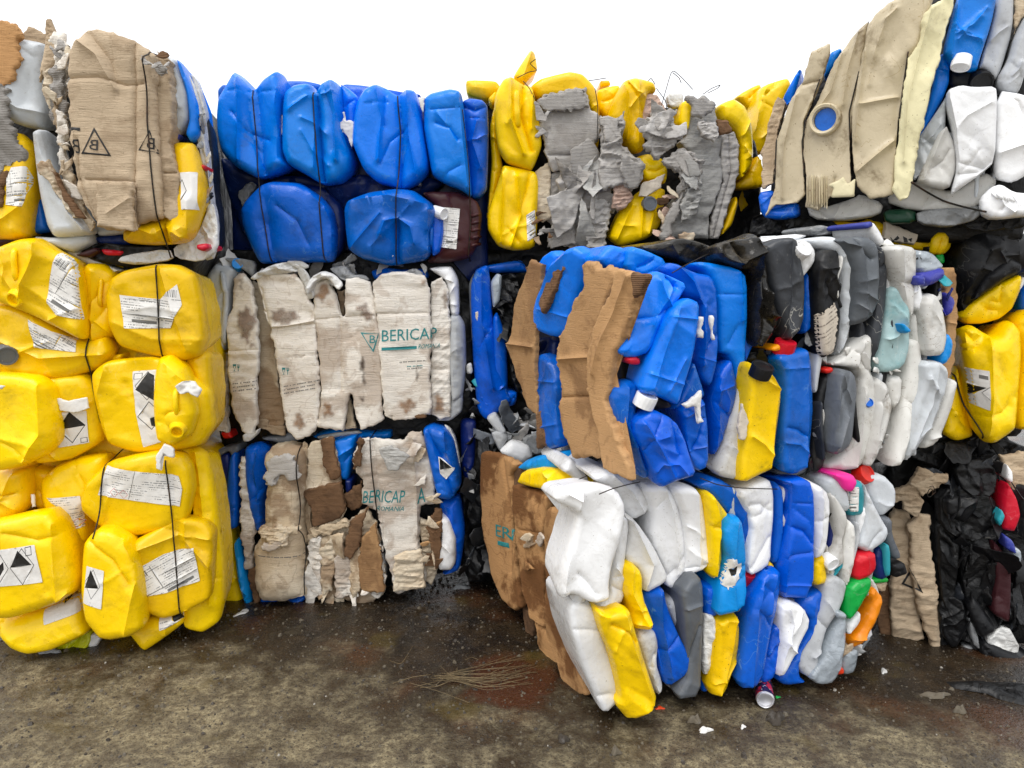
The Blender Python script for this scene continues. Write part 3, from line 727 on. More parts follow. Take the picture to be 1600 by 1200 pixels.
q_ = q; q = p('cardboard_sheet', 'CB', '698,225 755,270 765,400 767,560 752,640 800,770 806,980 770,986 735,972 722,800 704,640 700,400', .10, D=.05, R=.05, T=.1, n=.014, rnd=1, cr=[('705,770 800,772', -.01, .004)])
p('cardboard_sheet', 'CB', '425,812 595,815 598,1030 545,1028 430,1012', .19, n=.018, D=.012, cr=[('480,950 590,880', .008, .012)])
for q in (q_, q):
    for a, b, d in (('498,698', '362,687', '420,568'), ('700,682', '612,669', '662,576')):
        o1, o2, o3 = [pts(x)[0] for x in (a, b, d)]
        tri = np.array([o1, o2, o3]); c = tri.mean(0)
        patch(q, tri, 'emblem', None, [([tri, c + (tri - c) * .80], 'INK')], .0022, False, .009)
    lettering(q, 'B', '440,672', '400,668', '440,626', bold=.04)
    lettering(q, 'B', '682,664', '650,660', '683,614', bold=.04)
    lettering(q, 'B', '350,683', '316,677', '350,622', bold=.04)
    lettering(q, 'I', '358,585', '312,580', '358,570', bold=.02)
scraps('655,265 725,240 735,300 690,325', 9, ['CS', 'CK', 'CG'], (14, 30), (.16, .22), seed=5, crump=.03)
for i in range(5): p('cardboard_sheet', 'CT', np.array([[x, y] for x, y in pts('597,830 606,830 608,1030 600,1028')]) + np.array([i * 1.6, 0]), .15 - .02 * i, n=.004, s=.01)
wire('705,205 697,330 695,560 712,760 735,980 760,1150')

zoom(0, 360, 1.765)
bale('waste_bale', 'bale of crushed yellow jerrycans with open spouts, second from the ground in the left stack', (-2.0, 3.6, .9), [PL])
W2 = ['240,300 250,420 272,560 290,610', '438,90 445,200 448,350']
setwires(*W2)
core('YD', '-40,60 220,80 540,100 575,300 575,590 300,640 -40,640', -.15)
p('jerrycan', 'WD', '90,20 240,60 310,100 340,110 300,125 180,60', -.05)
p('jerrycan', 'Y', '230,115 252,88 290,92 322,120 330,280 300,300 245,325 236,200', -.02, D=.05, cr=[('262,110 262,300', .02, .02)])
handle(None, '278,135 276,210', .01)
p('jerrycan', 'Y', '-40,195 60,205 140,240 200,285 245,305 300,290 320,330 300,372 200,407 130,413 40,402 -40,380', .0, D=.07, n=.010, cr=[('0,300 120,350 300,340', .016, .02), ('100,240 150,400', .01, .03)])
patch(None, pts('82,245 145,278 206,302 212,335 100,322'), mat='PP')
cap(None, '14,338', .043, (.55, -.25, .8), 'GR', .045)
q = p('jerrycan', 'Y', '-40,70 0,45 55,24 112,20 165,55 215,80 230,130 237,200 240,306 190,282 100,238 -40,185', .08, D=.05, R=.05, n=.010, cr=[('108,25 112,70 75,150 62,190', .03, .02), ('75,150 150,200 235,290', .012, .03)], lab='yellow jerrycan with raised handle and open spout beside a curved label')
patch(q, pts('165,50 200,72 226,105 212,130 223,247 160,232 135,200 138,150 150,95'), mat='PP')
handle(q, '43,52 45,90 46,135', .012, .01); spout(q, '42,188', .03, (-.25, -.3, .95), 'Y', .016)
p('jerrycan', 'Y', '478,95 548,118 575,230 577,320 540,355 500,350', -.03, D=.06)
q = p('jerrycan', 'Y', '310,130 345,110 440,92 500,95 545,120 562,200 573,300 557,345 505,362 420,347 330,322 300,262 293,182', .04, D=.05, R=.05, n=.010, cr=[('445,95 470,180 520,330', .018, .02), ('310,250 420,300 540,300', .012, .03)])
patch(q, pts('328,178 440,190 492,148 505,205 470,270 344,270'), mat='PP')
lettering(q, 'EMULJANA CL', '372,200', '420,203', '372,192', 'GINK', .01)
p('jerrycan', 'Y', '110,400 240,392 278,430 288,580 200,632 110,642 95,600', .0, D=.06, n=.014)
q = CUR['last']
def corrosive(q, A, B, D_, dark='upper'):
    L = lambda loops, x, y, w, h: quadmap([l * np.array([w, h]) + np.array([x, y]) for l in loops], A, B, D_)
    return L
L = corrosive(q, '160,600', '240,588', '158,500')
patch(q, pts('160,600 240,588 235,498 160,500'), mat='PB', marks=[(L(ring(DIA, .07), .02, .06, .9, .9), 'INK'), (L([np.array([[.02, .5], [.48, .95], [.9, .5], [.48, .5 - .0]])], 0, 0, 1, 1), 'INK'), (L(ring(SQ, .2), .74, .03, .22, .14), 'INK')])
p('paper_scrap', 'PB', '158,462 190,470 240,460 246,490 215,502 165,498', .09, n=.02, cell=.04)
p('jerrycan', 'Y', '500,345 560,328 582,345 586,420 592,450 590,550 562,592 540,562 556,480 540,420', -.02, D=.05, n=.02)
q = p('jerrycan', 'Y', '258,392 300,357 430,345 500,370 585,440 592,540 560,592 470,612 380,614 300,592 278,540 262,460', .03, D=.055, R=.06, n=.010, cr=[('300,365 275,450 300,580', .014, .02)])
L = corrosive(q, '390,600', '432,588', '362,392')
patch(q, pts('392,600 442,585 432,480 436,384 362,390 372,500'), mat='PB', marks=[(quadmap(ring(DIA, .06), '370,470', '440,468', '370,390'), 'INK'), ([pts('372,440 405,392 424,400 426,470')], 'INK'), (quadmap(ring(DIA, .07), '380,555', '452,548', '374,475'), 'INK'), ([pts('410,520 432,512 434,545 415,540')], 'INK'), (quadmap(ring(SQ, .15), '366,412', '390,410', '366,396'), 'INK')])
q = p('jerrycan', 'Y', '438,350 470,343 512,375 542,440 552,500 532,562 482,592 435,578 424,480 428,400', .10, D=.06, R=.07, n=.010, cr=[('440,355 520,420 545,500', .012, .02)], lab='yellow jerrycan with short handle and empty round spout')
handle(q, '487,440 490,505', .012, .01); spout(q, '492,548', .028, (.1, -.25, .95), 'Y', .025)
p('paper_scrap', 'PB', '478,430 505,418 535,418 558,440 545,462 520,448 495,452', .19, n=.03, cell=.03)
p('jerrycan', 'Y', '-40,385 110,398 150,428 164,500 167,580 130,622 60,652 10,662 -40,640', .10, D=.065, R=.055, n=.010, cr=[('110,400 120,560 60,650', .022, .02), ('-40,560 130,600', .012, .03)])
p('paper_scrap', 'PB', '-10,425 12,430 4,440 -10,440', .2)
p('jerrycan', 'Y', '300,345 340,340 330,360 300,365', -.02)
for w in W2: wire(w, .0032)

zoom(0, 540, 2.5)
bale('waste_bale', 'lowest yellow jerrycan bale of the left stack, standing on the wet ground', (-2.0, 3.6, .0), [PL])
W3 = ['428,420 412,560 408,720', '665,435 685,660 700,850 718,1060']
setwires(*W3)
core('YD', '-60,460 300,430 780,400 840,700 860,1050 560,1120 100,1140 -60,1100', -.15)
p('plastic_film', 'YG', '130,1150 230,1150 350,1110 356,1160 325,1208 200,1195', .0, T=.2)
p('plastic_film', 'FW', '355,1120 400,1130 375,1190 340,1170', -.02)
p('jerrycan', 'Y', '110,470 200,480 330,560 330,640 150,640', -.06)
p('jerrycan', 'YD', '-60,500 50,480 112,478 122,600 100,652 0,682 -60,690', .03, D=.06, n=.035, cell=.06, cr=[('60,490 20,600 100,640', .02, .015)])
p('paper_scrap', 'PB', '118,580 135,578 142,630 125,632', .05)
p('jerrycan', 'Y', '160,520 220,470 320,430 425,418 430,560 330,640 345,765 270,775 230,655 180,640 165,600', -.02, D=.06, R=.08)
patch(None, pts('180,596 310,588 322,650 360,712 260,722 235,640'), mat='PP', marks=[(quadmap(ring(DIA, .12), '275,715', '318,712', '275,680'), 'RED')])
p('jerrycan', 'Y', '640,405 760,398 802,430 832,560 852,700 872,850 874,1000 862,1072 802,1108 730,1085 718,980 760,700 750,560', -.03, D=.03, R=.0285, n=.022, cr=[('760,410 790,600 830,1000', .02, .02)])
q = p('jerrycan', 'Y', '318,600 340,530 430,450 520,425 640,405 720,420 752,470 762,560 745,640 722,700 540,747 430,737 370,692 322,640', .06, D=.05, R=.05, n=.010)
A, B, D_ = '512,608', '712,630', '530,478'
patch(q, pts('412,472 535,487 700,508 713,560 698,632 500,603 376,588'), mat='PP', marks=[(quadmap(ring(DIA, .10), '425,592', '462,597', '425,555'), 'RED'), (quadmap(ring(DIA, .10), '465,597', '500,602', '465,560'), 'RED'), ([pts('533,488 535,488 502,602 500,602')], 'GINK')])
lettering(q, 'EMULJANA CL', '645,598', '570,588', '645,606', 'GINK', .02)
lettering(q, '25 Kg', '618,497', '578,492', '618,506', 'GINK', .02)
p('jerrycan', 'Y', '300,780 345,765 335,970 310,975', -.01)
q = p('jerrycan', 'Y', '515,765 600,720 720,668 802,690 836,730 832,900 822,990 740,1032 650,1060 580,1032 550,900 535,800', .07, D=.035, R=.03, n=.014, cr=[('720,670 725,760 830,880', .016, .02), ('540,790 700,740 830,760', .012, .02)])
patch(q, pts('550,862 640,815 755,790 776,925 650,965 575,975 555,1015'), mat='PP')
q = p('jerrycan', 'Y', '500,1110 560,1060 640,1048 720,1030 722,1080 640,1140 582,1178 560,1168', .04, D=.05, n=.02)
patch(q, pts('615,1068 750,1022 752,1055 625,1112'), mat='PP', marks=[([pts('660,1055 700,1040 705,1075 680,1080')], 'INK')])
p('paper_scrap', 'PB', '640,382 678,400 678,436 655,432 640,420 628,455 632,490 612,480 612,430', .16, n=.02, cell=.03, T=.01)
q = p('jerrycan', 'Y', '-60,1045 60,1048 160,1022 322,965 342,1060 362,1110 230,1166 140,1180 80,1162 0,1100 -60,1090', .05, D=.07, n=.02)
patch(q, pts('158,1045 320,968 332,1038 172,1092'), mat='PB', marks=[([pts('215,1018 262,995 235,1022')], 'INK')])
q = p('jerrycan', 'Y', '-60,685 120,650 202,638 240,680 282,780 312,900 302,960 230,1002 140,1032 60,1052 -60,1042', .13, D=.065, R=.055, n=.010, cr=[('200,645 210,760 240,985', .02, .02), ('235,990 305,930', .02, .015)], lab='large yellow jerrycan with two black hazard diamonds on a white label')
patch(q, pts('-20,938 166,925 132,780 -20,796'), mat='PB', marks=[(quadmap(ring(DIA, .06), '50,935', '138,928', '42,793'), 'INK'), ([pts('50,862 72,798 124,856')], 'INK'), (quadmap(ring(DIA, .06), '-45,940', '42,935', '-45,800'), 'INK'), ([pts('-10,870 20,840 22,870 0,910')], 'INK'), (quadmap(ring(SQ, .18), '102,822', '124,818', '97,788'), 'INK')])
lettering(q, 'UN 1719', '35,930', '72,926', '33,912', 'GINK', .02)
q = p('jerrycan', 'Y', '328,760 390,708 440,710 512,750 542,800 562,900 582,1080 542,1112 450,1136 400,1132 340,1062 322,950', .13, D=.065, R=.055, n=.010, cr=[('395,712 480,760 530,850', .024, .015), ('440,712 500,800 525,850', -.018, .015), ('540,900 500,1120', .012, .02)], lab='narrow yellow jerrycan with folded top and corrosive label at its left edge')
patch(q, pts('320,1010 398,1028 404,882 332,865'), mat='PB', marks=[(quadmap(ring(DIA, .06), '322,985', '388,1000', '328,870'), 'INK'), ([pts('326,950 350,880 384,950')], 'INK')])
lettering(q, 'UN 1719', '396,1026', '346,1012', '397,1006', 'GINK', .02)
for w in W3: wire(w, .0032)

# ================================================================== middle stack
zoom(320, 90, 3.478)
bale('waste_bale', 'bale of big bright blue drums bound with four wires, topmost of the middle stack', (-.9, 4.2, 1.8), [PC])
W4 = ['280,190 300,400 320,670 350,900 375,1120', '605,190 625,430 640,640 668,1110', '1055,210 1075,420 1060,720 1045,1125', '1405,300 1425,480 1440,640 1445,900 1430,1105']
setwires(*W4)
core('NV', '90,200 400,180 1000,210 1500,250 1540,700 1540,1250 900,1250 160,1250 150,800', -.2)
p('blue_drum', 'BD', '78,180 110,148 150,160 120,330 85,340', -.06)
p('blue_drum', 'BD', '430,130 550,128 650,150 600,260 440,220', -.14, T=.5)
p('blue_drum', 'BD', '740,140 850,148 925,160 1100,190 1180,200 1100,300 800,300', -.14, T=.5)
p('jerrycan', 'NV', '105,540 200,600 340,650 560,640 650,690 860,630 1080,700 1215,640 1310,690 1210,760 1000,780 770,860 740,860 540,720 300,720 235,800 245,1020 190,950 130,750', -.10, n=.04)  # blue drums deep between the rows; their shade is put into the navy
BK = dict(R=.045, n=.009, T=.35)
p('blue_drum', 'BL', '78,330 86,230 130,160 158,110 184,86 230,128 280,192 340,128 402,90 430,93 441,180 441,400 446,560 472,600 410,636 340,657 300,662 180,602 110,530 84,430', .05, D=.10, cr=[('184,92 195,200 198,560', .03, .014), ('410,95 395,260 420,560', .022, .014), ('105,180 430,190', -.004, .006), ('240,150 250,400 330,640', -.014, .02)], wv=.05, **BK)
p('blue_drum', 'BL', '738,140 782,168 842,220 832,330 802,500 770,430 742,250', .0, D=.06, **BK)
p('blue_drum', 'BL', '438,280 450,200 500,160 560,150 592,155 607,205 640,150 690,124 722,138 742,170 762,400 812,560 800,622 740,682 650,697 560,642 470,592 440,520', .05, D=.10, cr=[('692,128 715,300 722,560', .03, .012), ('602,200 622,430 645,690', -.03, .02), ('590,160 600,400 600,600', .016, .014), ('640,150 690,300 700,500', -.016, .02)], wv=.04, **BK)
p('blue_drum', 'BL', '838,260 880,188 940,160 1000,180 1056,215 1100,180 1150,188 1170,260 1196,420 1217,560 1212,620 1160,680 1090,717 1060,717 940,682 870,620 813,480 820,360', .05, D=.10, cr=[('940,165 968,330 950,560', .02, .014), ('980,180 980,380', -.016, .014), ('1100,185 1110,420 1150,640', .022, .014), ('880,260 1000,245', -.004, .005)], wv=.05, **BK)
p('blue_drum', 'BD', '1400,245 1440,228 1512,235 1537,260 1542,400 1537,600 1532,720 1492,762 1450,768 1425,560 1402,350', .0, D=.07, cr=[('1410,270 1470,290 1535,260', -.012, .01), ('1430,330 1530,330', -.006, .006), ('1480,350 1455,460 1500,600', .02, .02)], **BK)
p('blue_drum', 'BL', '1190,230 1232,200 1342,184 1397,200 1412,300 1440,600 1452,762 1400,722 1320,692 1232,640 1208,500 1190,400', .05, D=.09, cr=[('1195,285 1400,280', -.005, .006), ('1385,200 1400,420 1430,700', .018, .012)], **BK)
p('jerrycan', 'NV', '530,690 640,700 742,800 772,900 752,1050 700,1105 640,1000', -.03, D=.05)
p('jerrycan', 'BD', '205,830 230,780 320,690 380,674 530,684 640,758 702,840 717,960 712,1060 690,1112 600,1112 400,1117 300,1122 258,1040 213,920', .06, D=.08, R=.08, n=.008, T=.3, cr=[('540,690 600,760 700,850', .014, .014), ('340,900 370,1110', -.016, .03), ('640,770 690,900 690,1100', .014, .015)], wv=.01)
q = p('jerrycan', 'MR', '1165,728 1380,728 1482,780 1507,850 1492,1000 1440,1092 1300,1117 1200,1117 1270,1000 1270,830', .0, D=.06, n=.018)
patch(q, pts('1285,812 1387,822 1367,1042 1283,1030'), mat='PP')
for y in (850, 890, 930, 970, 1010): handle(q, f'1445,{y+12} 1492,{y}', .009, .002, name='moulded_rib')
q = p('jerrycan', 'BD', '763,830 785,778 900,733 1050,714 1140,724 1230,788 1262,830 1250,900 1225,960 1235,1060 1195,1102 1100,1117 1000,1132 850,1092 778,1042 768,930', .07, D=.08, R=.08, n=.008, T=.3, cr=[('960,960 985,890 1050,870 1120,920 1140,1010', .024, .02), ('1050,880 1046,1120', -.035, .03), ('800,780 1000,750 1220,800', .012, .02), ('1215,830 1210,1090', .016, .014)], wv=.012, lab='blue jerrycan with white screw cap at its upper right corner')
cap(q, '1254,832', .030, (.75, -.25, .6), 'W', .05)
p('jerrycan', 'BD', '1215,850 1262,830 1297,860 1300,950 1280,1060 1240,1085 1222,1000', .05, D=.04)
handle(None, '1232,920 1228,1030', .01, .008)
for s_ in ('405,290 440,332 507,345 480,430 452,420 432,465 412,400', '723,352 745,350 755,290 768,340 822,350 800,497 772,430 750,390 727,418', '1163,220 1192,220 1187,300 1170,260', '180,740 240,680 290,692 212,830', '975,1080 1025,1070 1010,1105', '1150,690 1180,675 1170,705'):
    p('paper_scrap', 'PB' if '180' not in s_ else 'FG', s_, .105 if '180' not in s_ else -.02, n=.016, cell=.03, jag=.005)
for w in W4: wire(w, .003)

zoom(300, 390, 3.333)
bale('waste_bale', 'bale faced with whitewashed cardboard printed in teal, under the bright blue drum bale', (-.9, 4.2, .9), [PC])
setwires()
core('KF', '100,0 600,0 1480,0 1480,1000 1000,1000 300,1000 120,1000', -.16)
scraps('130,40 330,50 560,60 900,80 1200,90 1200,120 700,130 330,130 120,110', 18, ['FW', 'FG', 'W', 'CG'], (20, 45), (-.06, .02), seed=8)
p('jerrycan', 'BD', '930,110 1010,92 1092,105 1220,98 1235,150 1080,160 950,160', -.05, T=.4)
p('plastic_scrap', 'FW', '1095,120 1160,92 1210,125 1170,140', .0)
p('cardboard_sheet', 'CW', '90,260 140,330 145,520 195,540 185,900 190,952 130,942 110,700 98,520', -.02, n=.03)
q = p('jerrycan', 'WT', '82,130 130,68 190,78 242,100 215,200 205,340 185,500 160,540 125,520 98,440 82,280', .0, D=.07, n=.018)
handle(q, '150,120 175,220 168,360 155,490', .014, .01); cap(q, '213,84', .028, (.3, .3, .9), 'LB', .04)
p('plastic_film', 'FG', '160,42 255,45 335,62 322,150 280,112 230,85', .02, n=.03)
p('cardboard_sheet', 'CW', '215,150 268,122 312,180 342,350 352,520 342,700 337,900 310,972 260,942 213,850 188,600 183,350 205,300', .05, D=.04, R=.06, n=.022, cr=[('190,530 400,515', -.005, .004)])
p('cardboard_sheet', 'CT', '318,160 382,200 422,400 442,560 482,900 472,932 333,917 348,560 333,300', -.02, n=.014)
p('cardboard_sheet', 'CB', '335,890 400,890 395,915 480,925 490,968 420,962 340,925', -.01)
q = p('cardboard_sheet', 'CW', '330,130 420,120 540,125 582,170 612,250 642,320 657,560 672,760 657,930 620,967 550,992 498,940 480,860 440,560 408,400 365,280', .06, D=.05, R=.07, n=.014, cr=[('415,400 500,395 650,368', .016, .008), ('420,412 640,382', -.012, .006), ('360,200 400,390', -.01, .005), ('460,570 655,545', -.004, .004)])
zz = '485,655 485,612 505,612'
def fork(q, x, y):
    P = lambda s_: np.array([[x + float(a.split(',')[0]), y + float(a.split(',')[1])] for a in s_.split()]) / ZO[2] + np.array(ZO[:2])
    for s_ in ('-16,-18 2,-18 0,0 -5,6 -6,16 0,18 -14,18 -9,16 -9,6 -14,0', '8,-18 10,-18 10,-6 13,-6 13,-18 15,-18 15,-6 18,-6 18,-18 20,-18 20,-2 15,2 15,18 12,18 12,2 8,-2'):
        l = P(s_); patch(q, l, 'emblem', None, [([l, l.mean(0) + (l - l.mean(0)) * .55] if s_[0] == '-' else [l], 'TEAL')], .0022, False, .009)
fork(q, 487, 632)
lettering(q, '--- - -- ------ --- ----', '480,715', '665,682', '480,710', 'GINK', .0)
lettering(q, '- ------- --- -----', '482,733', '640,705', '482,728', 'GINK', .0)
lettering(q, '--- -- ----- -- ---', '482,751', '640,724', '482,746', 'GINK', .0)
q2 = [x for x in CUR['pieces'] if x.o.name.startswith('cardboard_sheet')][1]
fork(q2, 228, 615)
for i, s_ in enumerate(('--- - ---- --', '- ------ --', '-- --- --- -')): lettering(q2, s_, f'212,{702 + i * 19}', f'332,{688 + i * 19}', f'212,{697 + i * 19}', 'GINK', .0)
p('cardboard_sheet', 'CT', '755,215 800,205 796,352 776,335', .0)
p('cardboard_sheet', 'CT', '818,745 862,932 798,932', .0, n=.01)
q = p('cardboard_sheet', 'CW', '625,190 652,160 712,150 752,230 780,352 797,352 802,150 862,145 932,165 962,280 977,420 987,620 1002,882 960,905 878,938 842,830 832,750 822,748 790,942 653,922 677,760 660,560 643,350', .06, D=.05, R=.06, n=.014, cr=[('645,365 780,352 970,340', -.006, .004), ('770,360 775,740', -.008, .01)])
q2 = p('cardboard_sheet', 'CW', '933,170 1000,130 1082,113 1212,140 1242,200 1247,400 1242,700 1247,862 1180,872 1052,892 998,860 984,620 965,350', .07, D=.05, R=.06, n=.014, cr=[('960,335 1245,330', -.006, .004), ('1040,870 1042,900', -.01, .004)], lab='whitewashed cardboard sheet with large teal company name')
q3 = p('cardboard_sheet', 'CW', '1243,160 1302,143 1332,200 1347,400 1347,872 1292,882 1242,852 1240,400', .04, D=.04, R=.05, n=.014)
for qq in (q, q2, q3):
    tri = pts('876,432 980,430 946,534')
    if qq is q: patch(qq, tri, 'emblem', None, [([tri, tri.mean(0) + (tri - tri.mean(0)) * .80], 'TEAL')], .0022, False, .009); lettering(qq, 'B', '926,486', '958,486', '926,446', 'TEAL', .05)
    if qq is not q:
        lettering(qq, 'BERICAP', '988,480', '1275,464', '988,420', 'TEAL', .055)
        lettering(qq, 'ROMANIA', '1176,517', '1290,510', '1178,494', 'TEAL', .02, .3)
    if qq is q2:
        b_ = pts('988,510 1170,502 1170,517 988,525'); patch(qq, b_, 'lettering', None, [([b_], 'TEAL')], .0022, False, .009)
        lettering(qq, '-- --- ------ ---- --', '1080,590', '1215,580', '1080,585', 'GINK', .0)
        lettering(qq, '--- -- ----', '1120,612', '1200,606', '1120,607', 'TEAL', .0)
        lettering(qq, '-- ---- ---', '1120,624', '1200,618', '1120,619', 'GINK', .0)
def stain(qi, s_, m='STN', jag=.008):
    qq = qi if not isinstance(qi, int) else [x for x in CUR['pieces'] if x.o.name.startswith('cardboard_sheet')][qi]
    l = to_uv(qq, pts(s_)); l = resample(chaikin(l, 2), .006); nn = qq.vn(l * 3 + 5, .06)[:, None] * jag * 2 + qq.vn(l, .012)[:, None] * jag
    c_ = l.mean(0); l = l + (l - c_) / np.linalg.norm(l - c_, axis=1, keepdims=True) * nn
    STL[0] += 1
    patch_uv(qq, l, 'stain', m)
stain(4, '395,320 440,300 520,300 570,330 560,370 480,395 420,400 400,370', 'STG'); stain(1, '235,150 270,130 290,180 275,230 240,220', 'STN')
stain(1, '225,320 270,285 320,300 335,400 300,500 250,470 230,400', 'STG'); stain(1, '300,470 335,440 330,520 300,510', 'STN')
stain(q, '855,300 890,255 925,265 948,300 945,360 900,370 862,350', 'STG'); stain(q, '630,200 700,170 720,230 690,290 645,270', 'STB'); stain(q, '870,560 900,550 915,620 912,720 885,715 870,640', 'STD')
stain(q, '865,770 890,755 915,770 910,805 880,805', 'STD'); stain(q, '670,770 760,800 740,880 680,880', 'STB'); stain(q2, '1155,590 1190,585 1195,670 1165,690 1150,650', 'STD'); stain(q2, '1060,790 1150,760 1180,800 1170,850 1090,850', 'STB')
stain(q2, '1180,155 1220,150 1228,185 1190,195', 'STB'); stain(q3, '1255,760 1300,740 1335,790 1320,850 1260,840', 'STB'); stain(q3, '1295,200 1330,200 1335,310 1300,320', 'STG'); stain(4, '505,880 560,840 600,900 560,960', 'STB')
p('jerrycan', 'W', '1225,95 1352,83 1387,160 1392,345 1345,345 1325,160', -.01, D=.06)
p('jerrycan', 'WG', '1335,335 1392,340 1420,390 1427,600 1412,765 1350,800', .0, D=.06)
p('jerrycan', 'WG', '1340,745 1412,750 1408,842 1345,892 1260,892 1340,850', .0, D=.05)
for s_ in ('330,125 420,78 500,63 560,75 575,110 480,125 372,138', '545,75 600,112 630,180 642,250 604,262 585,190 550,130', '480,60 560,50 620,90 560,110', '350,110 300,150 330,160 380,130'): p('plastic_film', 'FW', s_, .085, n=.03, D=.008, cell=.035, an=2., T=.03)
p('plastic_film', 'FW', '588,205 620,140 680,108 742,128 793,180 765,217 720,160 690,150 640,165 605,242', .12, n=.03)
p('plastic_film', 'FG', '715,95 800,80 832,130 902,130 932,162 850,155 790,165 730,115', .04, n=.035, cell=.035)
p('plastic_film', 'FW', '262,960 310,962 347,930 342,962 300,1000 268,1000', .08)
p('bottle', 'R', '150,950 200,945 215,980 170,985', -.03)
p('cardboard_sheet', 'CK', '1145,855 1200,845 1215,870 1155,885', .08, n=.02)

zoom(300, 640, 3.2)
bale('waste_bale', 'bale of torn wet cardboard and blue drums on the ground, lowest of the middle stack', (-.9, 4.2, 0), [PC])
W6 = ['550,150 560,400 575,640 580,900', '893,130 905,300 930,520 965,760']
setwires(*W6)
core('KF', '120,60 400,60 900,60 1380,60 1380,780 1000,880 600,930 170,940', -.16)
p('jerrycan', 'GR', '330,140 500,110 640,120 480,170', -.05)
p('jerrycan', 'BL', '590,130 720,90 905,112 1000,100 1000,150 700,170', -.08, T=.4)
p('plastic_film', 'FW', '620,130 820,100 860,120 640,150', -.04)
p('jerrycan', 'NV', '112,240 190,208 205,260 185,500 168,590 118,560', -.02, T=.4)
p('jerrycan', 'GR', '125,200 235,170 245,200 205,235 190,205 130,240', -.01)
p('jerrycan', 'BD', '188,230 226,198 238,330 238,580 200,597 163,560 172,430', .0, D=.04, n=.02)
p('jerrycan', 'YD', '138,552 180,545 222,700 262,900 257,967 163,962 143,800', .0, D=.05)
p('jerrycan', 'LB', '212,660 240,633 252,740 297,900 302,972 265,972 233,850', .04, D=.04)
p('cardboard_sheet', 'CW', '238,230 272,240 292,440 322,560 312,690 307,790 270,797 248,650 238,450', .05, D=.03, n=.03, jag=.008)
p('cardboard_sheet', 'CK', '280,785 322,798 342,962 310,972', .05)
p('jerrycan', 'BD', '270,180 330,163 377,200 387,300 367,420 367,590 330,602 298,480 278,330', .02, D=.05, cr=[('340,170 320,300 350,560', .02, .015)])
p('blue_drum', 'BD', '340,942 480,955 577,908 577,940 520,982 420,992 348,970', .03, D=.06)
q = p('cardboard_sheet', 'CT', '370,240 400,180 470,170 545,188 572,260 560,420 562,600 577,800 577,920 480,952 350,947 320,860 313,690 365,600 370,480 378,350', .08, round=True, D=.09, R=.13, n=.018, T=.1, cr=[('360,600 560,590', .012, .01)])
lettering(q, '------ --- - ---- -- ----- --- - ----', '325,740', '560,750', '325,735', 'GINK', .0)
p('cardboard_sheet', 'CG', '378,260 420,230 520,230 535,330 480,350 430,330 400,380 372,340', .17, n=.04, cell=.05, jag=.012, D=.01)
p('cardboard_scrap', 'CT', '330,612 380,590 460,580 542,588 535,610 480,640 470,670 420,692 350,704 370,664', .18, n=.03, cell=.04, jag=.012, T=.012)
p('cardboard_scrap', 'CW', '345,690 420,660 475,655 440,690 380,712', .19, n=.02, jag=.008, T=.012)
p('blue_drum', 'BL', '708,150 832,118 802,250 782,352 745,345 723,230', .0, D=.04)
p('cardboard_sheet', 'CT', '572,200 610,158 702,134 722,200 742,330 772,500 742,562 612,592 590,500 565,420 575,300', .06, n=.024, D=.03, cr=[('560,405 740,360', .012, .008)])
p('cardboard_sheet', 'CK', '640,150 704,138 742,332 692,352 655,262', .085, n=.012)
p('cardboard_sheet', 'CK', '555,405 650,385 748,360 768,500 745,540 610,585 590,500', .09, n=.014, D=.02)
p('cardboard_sheet', 'CB', '545,190 560,160 576,180 580,420 600,640 580,640 565,560', .05, n=.012)
p('cardboard_sheet', 'CT', '572,640 640,600 780,558 880,490 932,560 962,780 972,900 910,965 830,970 640,942 582,920', .05, n=.05, cell=.08, jag=.012, D=.04)
p('cardboard_sheet', 'CT', '590,600 770,555 785,580 700,612 610,640', .10, n=.03, jag=.01)
p('cardboard_sheet', 'CK', '790,560 882,488 832,680 790,752 750,722', .12, n=.012, jag=.008)
p('cardboard_sheet', 'CR', '840,650 920,560 942,720 962,910 840,917 833,740', .11, n=.02, jag=.006)
for s_, m_, o_ in (('582,660 640,630 650,780 640,930 590,915', 'CW', .085), ('640,700 700,640 720,760 700,900 650,930', 'CT', .095), ('700,760 760,700 800,760 810,930 720,945', 'CW', .09), ('775,720 840,700 850,900 800,945', 'CT', .10), ('900,640 945,700 970,890 930,950 890,930', 'CW', .09)): p('cardboard_sheet', m_, s_, o_, n=.02, jag=.008, tl=(random.Random(o_).uniform(-.2, .2), 0))
scraps('590,660 780,640 960,880 940,940 640,940 590,880', 5, ['CT', 'CW', 'CR', 'CT'], (44, 80), (.075, .10), seed=11, ang=.1, crump=.03)
scraps('640,905 900,930 930,965 640,960', 2, ['CT', 'CR'], (24, 40), (.05, .07), seed=12)
p('cardboard_sheet', 'CK', '760,430 852,348 852,470 800,502', .05, n=.03, jag=.01)
p('jerrycan', 'NV', '765,350 800,350 800,400 770,420', .03)
p('jerrycan', 'W', '920,600 950,640 972,780 965,860 940,760', .02)
q = p('cardboard_sheet', 'CW', '798,250 832,150 902,140 1052,150 1092,113 1152,108 1172,170 1212,290 1222,430 1222,472 1142,482 1142,700 1167,760 1167,895 1010,912 1000,860 952,640 932,520 880,480 850,470 850,350', .07, D=.05, R=.07, n=.026, jag=.007, cr=[('905,150 935,480 960,640', -.012, .01), ('1110,140 1125,420 1130,700', .012, .008)])
lettering(q, 'BERICAP', '850,470', '1060,466', '858,408', 'TEAL', .03)
lettering(q, 'ROMANIA', '918,512', '1058,508', '920,488', 'TEAL', .02, .3)
lettering(q, 'A', '1128,470', '1166,462', '1128,396', 'TEAL', .03)
p('cardboard_sheet', 'CV', '930,190 1000,178 1087,230 1030,300 980,302', .14, n=.012, jag=.004, T=.01)
